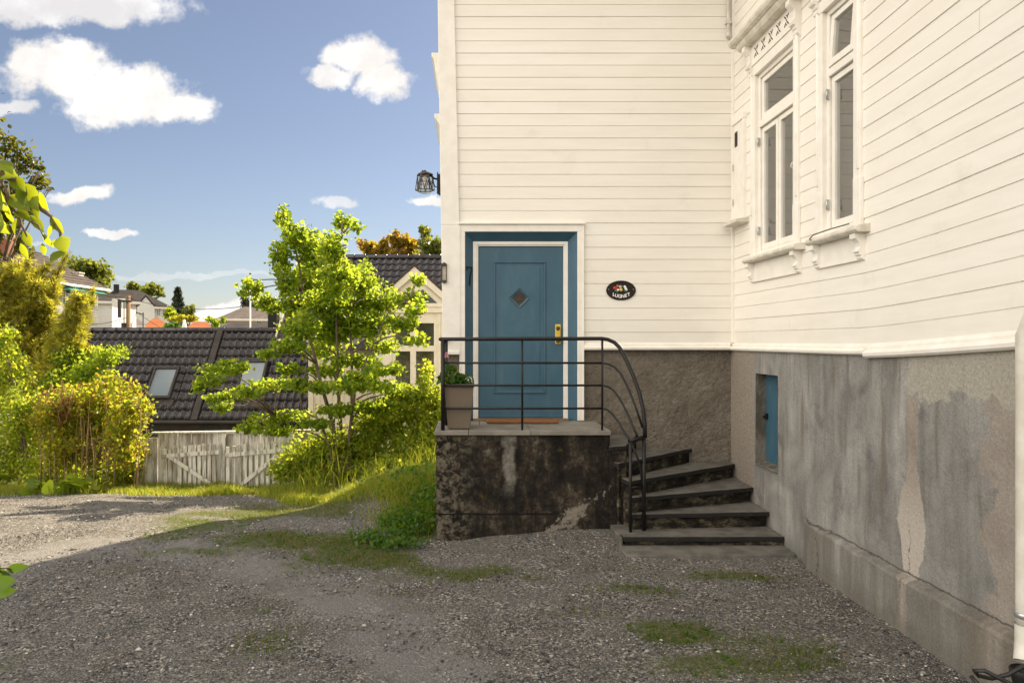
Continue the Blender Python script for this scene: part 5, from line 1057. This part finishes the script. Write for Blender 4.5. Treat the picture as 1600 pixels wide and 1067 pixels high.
# ------------------------------------------------------------------ vegetation
def shoots(ells, n, per, g, upb=.45, spread=.05, inner=.25):
    """leaf places strung along curved shoots that start inside each ellipsoid and end on its skin"""
    vol = np.array([r_[0] * r_[2] for c, r_ in ells]); cnt = np.maximum(3, (n * vol / vol.sum()).astype(int)); P_, D_ = [], []
    for (c, r_), m_ in zip(ells, cnt):
        r_ = np.array(r_); d = g.normal(size=(m_, 3)); d[:, 2] = d[:, 2] + upb; d = unit(d); a = np.array(c) + g.normal(size=(m_, 3)) * r_ * inner - np.array([0, 0, r_[2] * .3]); b = np.array(c) + d * r_ * g.uniform(.7, 1.15, (m_, 1))
        t_ = (np.arange(per) + .5) / per * .8 + .2; t_ = t_[None, :, None] + g.normal(0, .03, (m_, per, 1)); bow = g.normal(size=(m_, 1, 3)) * r_ * .12
        p = a[:, None] + (b - a)[:, None] * t_ + bow * np.sin(np.clip(t_, 0, 1) * 3.14); p = p + g.normal(size=p.shape) * spread
        P_.append(p.reshape(-1, 3)); D_.append(np.repeat(unit(b - a), per, 0))
    return np.concatenate(P_), np.concatenate(D_)
def tree(name, label, cat, base, ells, n, size, lm, seed, up=.35, trunk_r=.2, limbs=6, tmpl=(LEAF4, LEAF4F), sub=22, droop=.2, group=None, bark='bark', k=.26, shoot=0):
    e_ = empty(name, base, label, cat, group); g = np.random.default_rng(seed); rr = random.Random(seed); D_ = None
    if shoot: C, D_ = shoots(ells, n // shoot, shoot, g)
    else: C = clumps(ells, n, g, sub, k)
    C[:, 2] = np.maximum(C[:, 2], hill(C[:, 0], C[:, 1]) + .02)
    leaf_soup('crown', C, size, M[lm], e_, up, tmpl[0], tmpl[1], D_, jit=.9, seed=seed + 1, droop=droop)
    mb = MB(); base = Vector(base); cc = sum((Vector(c) for c, r in ells), Vector()) / len(ells)
    top = max((Vector(c) for c, r in ells), key=lambda p: p.z); fork = base.lerp(Vector((cc.x, cc.y, cc.z)), .55)
    mb.tube([base - Vector((0, 0, .3)), base.lerp(fork, .5) + Vector((rr.uniform(-.1, .1), 0, 0)) * trunk_r * 4, fork, fork.lerp(top, .6), top], [trunk_r, trunk_r * .85, trunk_r * .7, trunk_r * .4, trunk_r * .1], 8)
    for c, r in rr.sample(ells, min(limbs, len(ells))):
        p = base.lerp(fork, rr.uniform(.6, 1.0)); c = Vector(c); m_ = p.lerp(c, .5) + Vector((0, 0, .15 * (c - p).length)); mb.tube([p, m_, c], [trunk_r * .45, trunk_r * .3, trunk_r * .08], 6)
        for _ in range(3):
            d = c + Vector([rr.uniform(-1, 1) * r[j] * .8 for j in range(3)]); mb.tube([m_.lerp(c, .6), d], [trunk_r * .14, trunk_r * .04], 5)
    mb.build('trunk', M[bark], e_); return e_
def E(L, Y, js=.0, seed=0):
    rr = random.Random(seed); return [ell(px, py, rx, ry, Y + rr.uniform(-js, js)) for px, py, rx, ry in L]
# the young lime-green tree in front of the cream house
YT = 12.05; rr = random.Random(21)
ht = empty('young_tree', GP(540, YT), 'slender many-stemmed young tree with glowing lime green leaves', 'tree')
TC = [(443, 340, 9, 20), (462, 368, 24, 24), (438, 402, 18, 30), (490, 388, 30, 34), (534, 345, 14, 16), (556, 352, 10, 7), (520, 388, 30, 26), (480, 432, 36, 30), (530, 432, 36, 30), (447, 438, 18, 26),
      (565, 440, 30, 30), (505, 472, 45, 28), (598, 470, 34, 24), (640, 468, 30, 15), (655, 438, 16, 7), (650, 486, 24, 9), (458, 478, 24, 18), (425, 478, 24, 10), (394, 452, 20, 15), (415, 470, 18, 14), (385, 438, 8, 8),
      (470, 512, 38, 22), (522, 520, 42, 24), (578, 508, 42, 24), (628, 505, 28, 14), (655, 530, 26, 8), (600, 540, 30, 12), (580, 566, 16, 7), (612, 574, 14, 7), (560, 480, 40, 24), (540, 500, 40, 22), (500, 545, 30, 14)]
TL = [(450, 540, 32, 12), (415, 552, 18, 8), (352, 575, 36, 14), (388, 612, 30, 8), (330, 592, 20, 10), (310, 602, 10, 12), (432, 600, 40, 10), (372, 616, 30, 11), (335, 622, 18, 9), (348, 634, 18, 8), (470, 602, 24, 12), (500, 606, 20, 9),
      (545, 602, 40, 13), (592, 602, 40, 12), (560, 588, 25, 12), (622, 610, 30, 12), (655, 618, 24, 11), (425, 652, 38, 9), (462, 648, 34, 8), (392, 668, 28, 7), (490, 662, 24, 8), (440, 672, 30, 8), (455, 575, 20, 10), (552, 562, 40, 14), (512, 578, 28, 10), (602, 578, 28, 9), (525, 640, 34, 11), (585, 632, 34, 11)]
g = np.random.default_rng(31); eT = E(TC, YT, .75, 3); eL = [(c, (r[0], r[0] * 1.0, r[2] * .62)) for c, r in E(TL, YT - .3, .8, 4)]
C1, D1 = shoots(eT, 1500, 12, g, .25, .035, .40); C2, D2 = shoots(eL, 920, 12, g, .0, .032, .44); C = np.concatenate([C1, C2]); D12 = np.concatenate([D1, D2])
T10 = np.array([(0, 0, 0), (-.30, .12, .05), (-.42, .42, .09), (-.30, .74, .05), (0, 1, -.10), (.30, .74, .05), (.42, .42, .09), (.30, .12, .05), (0, .45, 0)]); T10F = [(8, 0, 1), (8, 1, 2), (8, 2, 3), (8, 3, 4), (8, 4, 5), (8, 5, 6), (8, 6, 7), (8, 7, 0)]
leaf_soup('crown', C, .068, M['leaf_lime'], ht, .36, T10, T10F, D12, jit=.9, seed=9, droop=.5)
B = GP(540, YT); stems = [[(532, 750), (521, 668), (494, 568), (478, 505), (470, 430), (458, 370), (444, 335)], [(538, 750), (532, 669), (528, 600), (527, 540), (524, 460), (530, 390), (536, 345)], [(545, 752), (551, 667), (549, 553), (545, 500), (560, 430)],
     [(541, 751), (545, 680), (556, 610), (566, 578), (583, 537), (605, 490), (642, 466)], [(530, 752), (512, 690), (500, 655), (470, 640), (430, 650)]]
mb = MB(); pts_all = []
for k, st_ in enumerate(stems):
    Yk = YT + (-.15, .15, .05, -.1, -.3)[k]; pp = [P(a, b, Yk + i * .03 * (-1) ** k) for i, (a, b) in enumerate(st_)]; pp[0].z = float(hill(pp[0].x, pp[0].y)) - .1
    r0 = (.040, .038, .034, .026, .022)[k]; fine = []
    for i in range(len(pp) - 1):
        for j in range(3): fine.append(pp[i].lerp(pp[i + 1], j / 3) + Vector((rr.uniform(-.012, .012), rr.uniform(-.012, .012), 0)))
    fine.append(pp[-1]); mb.tube(fine, [r0 * (1 - .85 * i / (len(fine) - 1)) for i in range(len(fine))], 8); pts_all += fine[3:]
for c, r in eT + eL:
    c = Vector(c); low = [p for p in pts_all if p.z < c.z + .15] or pts_all; p = min(low, key=lambda q_: (q_ - c).length + .6 * max(0, q_.z - c.z + .2)); L_ = (c - p).length
    m_ = p.lerp(c, .5) + Vector((0, 0, .10 * L_)); mb.tube([p, p.lerp(m_, .5) + Vector((0, 0, .03)), m_, c, c + (c - m_).normalized() * r[0] * .6], [.018, .015, .011, .007, .003], 6)
    for _ in range(5):
        d = c + Vector([rr.uniform(-1, 1) * r[j] * .85 for j in range(3)]); s_ = m_.lerp(c, rr.uniform(.3, 1)); mb.tube([s_, s_.lerp(d, .5) + Vector((0, 0, .02)), d], [.005, .004, .002], 4)
mb.build('trunk', M['bark'], ht)
# shrubs under it
tree('low_shrub', 'low green shrub at the foot of the many-stemmed young tree', 'shrub', GP(500, 11.9), E([(450, 735, 30, 20), (478, 715, 42, 32), (520, 700, 42, 34), (548, 730, 50, 30), (500, 742, 55, 20), (575, 700, 34, 34), (600, 735, 35, 24)], 11.8, .4, 5), 10500, .070, 'leaf_bush', 51, .2, .03, 7, shoot=12)
g = np.random.default_rng(57); px_ = g.uniform(430, 690, 420); yv_ = 11.05 + g.normal(0, .22, 420); xg_ = (px_ - CX) * yv_ / F
o = blades('tall_grass', xg_, yv_, .48, .008, M['grass_blade'], .35, 58); tag(o, 'tall pale grass stalks along the foot of the shrubs', 'grass', None, 'stuff')
tree('tall_shrub', 'tall bright yellow-green shrub between young tree and porch', 'shrub', GP(640, 12.3), E([(610, 668, 42, 42), (650, 640, 38, 36), (668, 690, 30, 45), (640, 712, 40, 38), (600, 640, 30, 16), (682, 625, 16, 30), (570, 665, 25, 20), (690, 670, 18, 40), (664, 600, 12, 30), (666, 575, 7, 18), (625, 625, 24, 22), (590, 660, 30, 24), (690, 640, 14, 30)], 12.3, .35, 6), 12000, .070, 'leaf_bush', 52, .2, .03, 8, shoot=12)
g = np.random.default_rng(61); C = np.concatenate([in_ell(900, to_ground(640, 820) + (.10,), (.36, .45, .16), g), in_ell(500, to_ground(665, 790) + (.25,), (.22, .5, .18), g), in_ell(380, to_ground(600, 850) + (.05,), (.45, .28, .08), g), in_ell(700, (-.75, 9.4, .3), (.45, 1.3, .1), g), in_ell(160, (-1.3, 9.9, .3), (.5, .6, .1), g)])
C[:, 2] = hill(C[:, 0], C[:, 1]) + np.abs(g.normal(0, .055, len(C))) + .01; C = C[C[:, 0] < -.39]
o = leaf_soup('weeds', C, .058, M['leaf_green'], None, .35, LEAF6, LEAF6F, seed=62, wid=.8, droop=-.2); tag(o, 'broad-leaved green weeds growing against the side of the stone porch', 'weeds', None, 'stuff')
# left hedge side
FR = []                                               # a flat feathery spray of seven slivers
for (s0_, ang_, ln_) in ((0, 0, 1), (.10, .6, .42), (.10, -.6, .42), (.32, .6, .40), (.32, -.6, .40), (.56, .55, .32), (.56, -.55, .32)):
    d = np.array([math.sin(ang_), math.cos(ang_)]); n_ = np.array([d[1], -d[0]]); b = np.array([0, s0_])
    for p in (b, b + d * ln_ * .45 - n_ * .038, b + d * ln_, b + d * ln_ * .45 + n_ * .038): FR.append((p[0], p[1], -.18 * p[1] ** 2))
FR = np.array(FR); FRF = [(4 * k, 4 * k + 1, 4 * k + 2, 4 * k + 3) for k in range(7)]
def conifer(name, label, plumes, Y, size, mat, seed, base):
    e_ = empty(name, base, label, 'conifer'); g = np.random.default_rng(seed); CC = []; DD = []; mb = MB(); b0 = Vector(base)
    for (x0, y0, x1, y1, r0, n) in plumes:
        a, b = np.array(P(x0, y0, Y + g.uniform(-.4, .4))), np.array(P(x1, y1, Y + g.uniform(-.5, .3))); t_ = g.uniform(0, 1, n) ** .8; rad = r0 * Y / F * (1.05 - t_) ** .8
        an = g.uniform(0, 6.283, n); off = np.stack([np.cos(an), np.sin(an), g.normal(0, .15, n)], -1); q_ = g.uniform(.35, 1, n) ** .6
        CC.append(a + (b - a) * t_[:, None] + off * (rad * q_)[:, None]); DD.append(unit(off * .9 + unit(b - a) * .8 + np.array([0, 0, .1])))
        mb.tube([b0 - Vector((0, 0, .2)), b0.lerp(Vector(a), .6), Vector(a), Vector(a).lerp(Vector(b), .5), Vector(b)], [.08, .06, .05, .03, .008], 6)
    C = np.concatenate(CC); C[:, 2] = np.maximum(C[:, 2], hill(C[:, 0], C[:, 1])); leaf_soup('crown', C, size, M[mat], e_, .15, FR, FRF, np.concatenate(DD), 1.0, .35, seed + 1, .22); mb.build('trunk', M['bark'], e_)
conifer('cypress', 'broad feathery olive-yellow cypress in front of the grey house roof', [(40, 700, 40, 428, 80, 2300), (5, 640, -10, 425, 62, 900), (66, 640, 74, 470, 36, 700), (20, 520, 22, 415, 40, 450), (54, 560, 56, 440, 40, 450), (60, 500, 104, 398, 12, 110), (70, 520, 88, 440, 12, 90), (50, 480, 70, 415, 20, 130), (30, 480, 44, 405, 16, 110)], 14.6, .29, 'leaf_thuja', 71, GP(40, 14.6))
conifer('leaning_cypress', 'smaller olive cypress leaning towards the white slatted balcony', [(75, 690, 122, 462, 40, 1000), (100, 640, 134, 470, 20, 330), (60, 620, 110, 500, 40, 500), (100, 690, 138, 545, 36, 560), (90, 690, 150, 600, 36, 420), (110, 560, 146, 452, 9, 90)], 14.0, .27, 'leaf_thuja', 75, GP(85, 14.0))
tree('bright_bush', 'bright green leafy bush growing in front of the broad cypress', 'shrub', GP(20, 12.6), E([(10, 580, 40, 36), (28, 640, 46, 46), (20, 700, 52, 50), (62, 735, 46, 32), (-20, 740, 50, 40), (70, 680, 28, 32), (5, 530, 26, 26), (115, 742, 40, 24), (165, 745, 40, 22), (205, 745, 26, 22)], 12.75, .4, 7), 11500, .068, 'leaf_bush', 81, .2, .03, 6, shoot=12)
tree('lime_bush', 'lime green bush reaching in front of the black tiled roof', 'shrub', GP(140, 13.5), E([(165, 556, 24, 15), (190, 548, 14, 8), (140, 582, 36, 20), (110, 560, 28, 22), (150, 610, 30, 18), (95, 600, 36, 24)], 13.4, .35, 8), 5000, .068, 'leaf_lime', 83, .25, .03, 6, shoot=12)
kn = tree('yellow_thicket', 'yellow and orange tipped thicket of reddish stems beside the board fence', 'shrub', GP(150, 12.5), E([(112, 625, 40, 26), (160, 625, 45, 34), (200, 640, 32, 30), (135, 668, 62, 26), (190, 682, 40, 26), (220, 660, 14, 22), (205, 610, 26, 14), (95, 690, 34, 30), (212, 705, 20, 22), (170, 598, 24, 16), (75, 650, 25, 30), (228, 636, 12, 12), (150, 650, 60, 40), (95, 715, 30, 22), (145, 714, 34, 18), (192, 716, 30, 18)], 12.3, .4, 9), 12000, .070, 'leaf_yellow', 85, .25, .03, 6, shoot=11)
mb = MB(); rr = random.Random(12)
for k in range(46):
    px = rr.uniform(62, 228); Yk = 12.1 + rr.uniform(-.3, .4); a = GP(px, Yk); b = P(px + rr.uniform(-14, 14), rr.uniform(600, 680), Yk); mb.tube([a - Vector((0, 0, .1)), a.lerp(b, .5) + Vector((rr.uniform(-.06, .06), 0, 0)), b], [.009, .007, .003], 5)
mb.build('stem', M['stem_tan'], kn)
mb = MB()
for k in range(70):                                   # last year's dry rust coloured flower heads
    a = P(rr.uniform(80, 108), rr.uniform(640, 670), 12.1 + rr.uniform(-.2, .2)); d = Vector((rr.uniform(-.30, .22), rr.uniform(-.15, .15), rr.uniform(.25, .55))); mb.tube([a, a + d * .5 + Vector((rr.uniform(-.04, .04), 0, 0)), a + d], [.007, .006, .003], 4)
mb.build('dry_stalk', M['stem_red'], kn)
bb = empty('butterbur', GP(118, 11.6), 'low clump of big round pale green leaves below the thicket', 'plant'); g = np.random.default_rng(91)
C = np.concatenate([in_ell(46, GP(118, 11.55) + Vector((0, 0, .12)), (.48, .3, .14), g), in_ell(10, GP(60, 11.6) + Vector((0, 0, .12)), (.25, .2, .1), g)]); C[:, 2] = np.maximum(C[:, 2], hill(C[:, 0], C[:, 1]) + .05)
leaf_soup('foliage', C, .20, M['leaf_bush'], bb, .5, T10, T10F, seed=92, wid=1.2)
mb = MB()
for c in C: mb.tube([(c[0] * .9 + GP(118, 11.55).x * .1, c[1], float(hill(c[0], c[1]))), tuple(c)], .005, 5)
mb.build('stem', M['leaf_bush'], bb)
# trees farther off
tree('oak_tree', 'tall tree with small olive brown leaves towering over the grey house', 'tree', GP(-70, 19), E([(10, 235, 28, 26), (35, 255, 24, 20), (58, 282, 20, 20), (22, 300, 32, 26), (5, 345, 26, 30), (76, 292, 9, 5), (45, 325, 14, 22), (32, 372, 12, 26), (62, 262, 12, 8), (44, 395, 8, 14), (-60, 260, 80, 90), (-120, 330, 90, 90), (-40, 380, 50, 60)], 19, .5, 11), 9000, .125, 'leaf_oak', 101, .3, .12, 12, (LEAF6, LEAF6F), 26, .2, k=.24)
tree('round_tree', 'rounded leafy tree rising behind the grey house roof', 'tree', GP(125, 62), E([(128, 425, 26, 22), (152, 432, 18, 24), (108, 422, 16, 16), (140, 415, 16, 10), (160, 452, 10, 16), (90, 430, 16, 16)], 62, .8, 12), 5200, .42, 'leaf_far', 103, .3, .3, 6)
tree('small_far_tree', 'airy round tree beside the chimney of the white villa', 'tree', GP(236, 105), E([(236, 452, 16, 10), (246, 455, 10, 9), (226, 455, 8, 6)], 105, .8, 13), 1100, .55, 'leaf_far', 105, .3, .3, 3)
tree('far_tree', 'smallest pale tree just behind the villa roof ridge', 'tree', GP(207, 110), E([(207, 446, 8, 6), (212, 450, 6, 6), (203, 450, 5, 5)], 110, .6, 14), 500, .5, 'leaf_far', 106, .3, .25, 2)
sp = empty('spruce', GP(278, 75), 'dark pointed spruce tree beside the white villa', 'conifer'); g = np.random.default_rng(107); n = 2600; t_ = g.uniform(0, 1, n) ** .75
a, b = np.array(P(278, 512, 75)), np.array(P(278, 449, 75)); an = g.uniform(0, 6.28, n); lay = .75 + .25 * np.cos(t_ * 50); rad = 1.25 * (1 - t_) ** .8 * lay * g.uniform(.25, 1, n) ** .5; off = np.stack([np.cos(an), np.sin(an), -.25 + 0 * an], -1)
leaf_soup('crown', a + (b - a) * t_[:, None] + off * rad[:, None], .42, M['leaf_spruce'], sp, .2, LEAF4, LEAF4F, off, .6, .3, 108, .2); mb = MB(); mb.tube([GP(278, 75), tuple(b)], [.2, .02], 8); mb.build('trunk', M['bark'], sp)
tree('yellow_green_tree', 'small yellow-green tree between white villa and dark spruce', 'tree', GP(263, 70), E([(264, 488, 9, 9), (270, 494, 10, 6)], 70, .4, 15), 700, .34, 'leaf_bush', 109, .3, .15, 2)
tree('dark_far_shrub', 'dark olive shrub close beside the pointed spruce', 'shrub', GP(296, 70), E([(296, 486, 9, 9), (291, 494, 10, 6)], 70, .4, 16), 700, .34, 'leaf_far', 110, .3, .15, 2)
tree('golden_bush', 'low golden-green bush below the spruce', 'shrub', GP(290, 62), E([(285, 498, 12, 5), (298, 498, 12, 5), (272, 499, 8, 4)], 62, .4, 17), 900, .26, 'leaf_yellow', 111, .3, .1, 2)
tree('garden_shrub', 'dark green shrub in front of the orange tiled roof', 'shrub', GP(272, 44), E([(272, 511, 13, 7), (262, 514, 9, 5)], 44, .3, 18), 900, .2, 'leaf_green', 112, .3, .1, 2)
tree('fir_top', 'dark conifer behind the grey hipped roof and flagpole', 'tree', GP(383, 80), E([(384, 476, 10, 10), (382, 466, 6, 7), (390, 480, 12, 8)], 80, .4, 19), 700, .4, 'leaf_spruce', 113, .2, .2, 2)
tree('autumn_tree', 'rust tinged tree partly hidden by the young tree above dark ridge', 'tree', GP(583, 46), E([(582, 388, 18, 12), (570, 384, 12, 10), (590, 398, 14, 12), (580, 430, 26, 30)], 46, .5, 20), 2200, .30, 'leaf_autumn', 115, .3, .2, 4)
tree('autumn_tree', 'middle rust and green tree above the dark tiled ridge', 'tree', GP(628, 46), E([(622, 375, 16, 14), (640, 382, 14, 14), (602, 384, 9, 12), (630, 405, 32, 20), (618, 366, 6, 8)], 46, .5, 21), 3000, .30, 'leaf_autumn', 116, .3, .2, 5)
tree('olive_tree', 'greenest tree above the dark ridge, next to the house corner', 'tree', GP(670, 44), E([(664, 366, 9, 12), (672, 385, 18, 14), (690, 388, 14, 14), (680, 405, 30, 18), (660, 358, 4, 7)], 44, .5, 22), 3000, .28, 'leaf_far', 117, .3, .2, 5)
tree('pale_bush', 'pale green bush in front of the grey hipped roof eave', 'shrub', GP(335, 52), E([(330, 500, 8, 6), (338, 506, 8, 8), (346, 500, 5, 6)], 52, .3, 23), 500, .22, 'leaf_lime', 118, .3, .1, 2)
# overhanging branch close by, from a tree standing left of the viewer
ob = empty('overhanging_tree', (-3.6, 2.6, 0), 'backlit yellow-green branch with big leaves hanging close to the viewer', 'tree'); Yn = 2.25
mb = MB(); mb.tube([(-3.6, 2.6, -.2), (-3.55, 2.55, 1.2), (-3.5, 2.5, 2.6), (-3.45, 2.45, 4.2)], [.14, .12, .09, .05], 10); mb.build('trunk', M['bark'], ob)
mb = MB(); tw = [[(-900, 150), (-500, 160), (-150, 220), (-20, 262), (10, 275), (32, 288), (52, 312), (66, 328), (80, 338), (94, 364), (97, 392)], [(10, 290), (14, 316), (24, 330), (40, 342), (60, 352), (70, 374)], [(-150, 225), (-40, 290), (4, 305), (14, 322)], [(24, 330), (34, 352), (42, 370)]]
for L in tw: mb.tube([P(a, b, Yn + .0002 * (a - 50)) for a, b in L], [.016 * (1 - .85 * i / (len(L) - 1)) * (1 if L is tw[0] else .35) + .0012 for i in range(len(L))], 6)
mb.tube([(-3.5, 2.5, 2.0), (-2.6, 2.2, 1.5), P(-200, 860, 2.0), P(-10, 888, 1.95), P(30, 886, 1.95)], [.014, .01, .006, .003, .002], 6)
mb.build('branch', M['bark'], ob)
def big_leaf(p0, p1, wd, fold, twist, Y0, Y1):
    wd = wd * .84
    a, b = P(*p0, Y0), P(*p1, Y1); d = (b - a); L_ = d.length; d.normalize(); n_ = Vector((math.sin(twist), -math.cos(twist), .25)).normalized(); s_ = d.cross(n_).normalized(); n_ = s_.cross(d); o = len(mb.v); prof = [0, .34, .62, .85, .96, 1, .94, .82, .64, .42, .2, 0]
    for i, w_ in enumerate(prof):
        t_ = i / (len(prof) - 1); c = a + d * L_ * t_ + n_ * (-.10 * L_ * (t_ - .5) ** 2 * 4 * .3); hw = w_ * wd * L_ * .5 * (1 + .05 * (-1) ** i)
        mb.v += [tuple(c - s_ * hw + n_ * fold * hw), tuple(c), tuple(c + s_ * hw + n_ * fold * hw)]
    for i in range(len(prof) - 1):
        for j in range(2): mb.face([o + i * 3 + j, o + i * 3 + j + 1, o + i * 3 + 3 + j + 1, o + i * 3 + 3 + j])
rr = random.Random(5)
for (x0, y0, x1, y1, wd) in [(30, 286, 60, 330, .62), (-6, 270, 28, 276, .6), (14, 304, 47, 330, .55), (60, 300, 76, 330, .62), (22, 326, 48, 346, .5), (47, 336, 70, 364, .55), (78, 338, 100, 366, .55), (95, 368, 103, 396, .95), (66, 364, 85, 388, .6), (102, 390, 78, 412, .85), (66, 380, 70, 400, .55), (36, 360, 50, 388, .55), (32, 380, 44, 405, .5),
        (-8, 300, 12, 330, .7), (4, 316, 18, 338, .6), (-4, 250, 20, 272, .6), (-20, 330, 6, 352, .7), (-40, 250, -8, 262, .6), (-60, 280, -20, 310, .6), (18, 276, 40, 300, .5), (52, 318, 60, 344, .5), (84, 350, 74, 372, .5), (8, 322, 24, 352, .55), (26, 340, 22, 366, .5), (-4, 345, 16, 366, .6), (90, 374, 78, 384, .5)]:
    mb = MB(); mb.smooth = True; big_leaf((x0, y0), (x1, y1), wd, .25, rr.uniform(-.7, .7), Yn, Yn - rr.uniform(-.03, .05)); mb.build('leaf', M['leaf_near'], ob)
for (x0, y0, x1, y1, wd) in [(8, 890, 46, 884, .38), (-14, 906, 24, 908, .9), (-10, 926, 26, 922, .5), (-30, 890, 2, 884, .5)]:
    mb = MB(); mb.smooth = True; big_leaf((x0, y0), (x1, y1), wd, .2, rr.uniform(-.4, .4), 1.95, 1.93); mb.build('leaf', M['leaf_low'], ob)
g = np.random.default_rng(121); c0 = Vector((-2.78, 3.95, 0)); C = in_ell(150, (c0.x - .05, c0.y, .09), (.10, .3, .10), g); C[:, 2] = np.abs(C[:, 2]) + .01
o = leaf_soup('weeds', C, .06, M['leaf_green'], None, .35, LEAF6, LEAF6F, seed=122, droop=-.2); tag(o, 'small clump of green weeds on the gravel near the viewer', 'weeds', None, 'stuff')
# hills
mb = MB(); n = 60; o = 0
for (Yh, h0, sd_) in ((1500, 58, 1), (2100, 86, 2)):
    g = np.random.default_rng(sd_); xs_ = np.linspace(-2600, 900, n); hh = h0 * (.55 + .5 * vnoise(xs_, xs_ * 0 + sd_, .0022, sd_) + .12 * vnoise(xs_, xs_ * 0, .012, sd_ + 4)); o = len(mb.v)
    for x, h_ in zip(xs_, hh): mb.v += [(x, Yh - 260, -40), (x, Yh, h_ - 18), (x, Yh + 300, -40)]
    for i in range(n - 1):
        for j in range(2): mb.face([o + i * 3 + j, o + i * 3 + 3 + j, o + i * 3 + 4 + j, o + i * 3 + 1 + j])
o = mb.build('hills', M['hill_hazed']); tag(o, 'low wooded hills on the far horizon', None, None, 'structure')
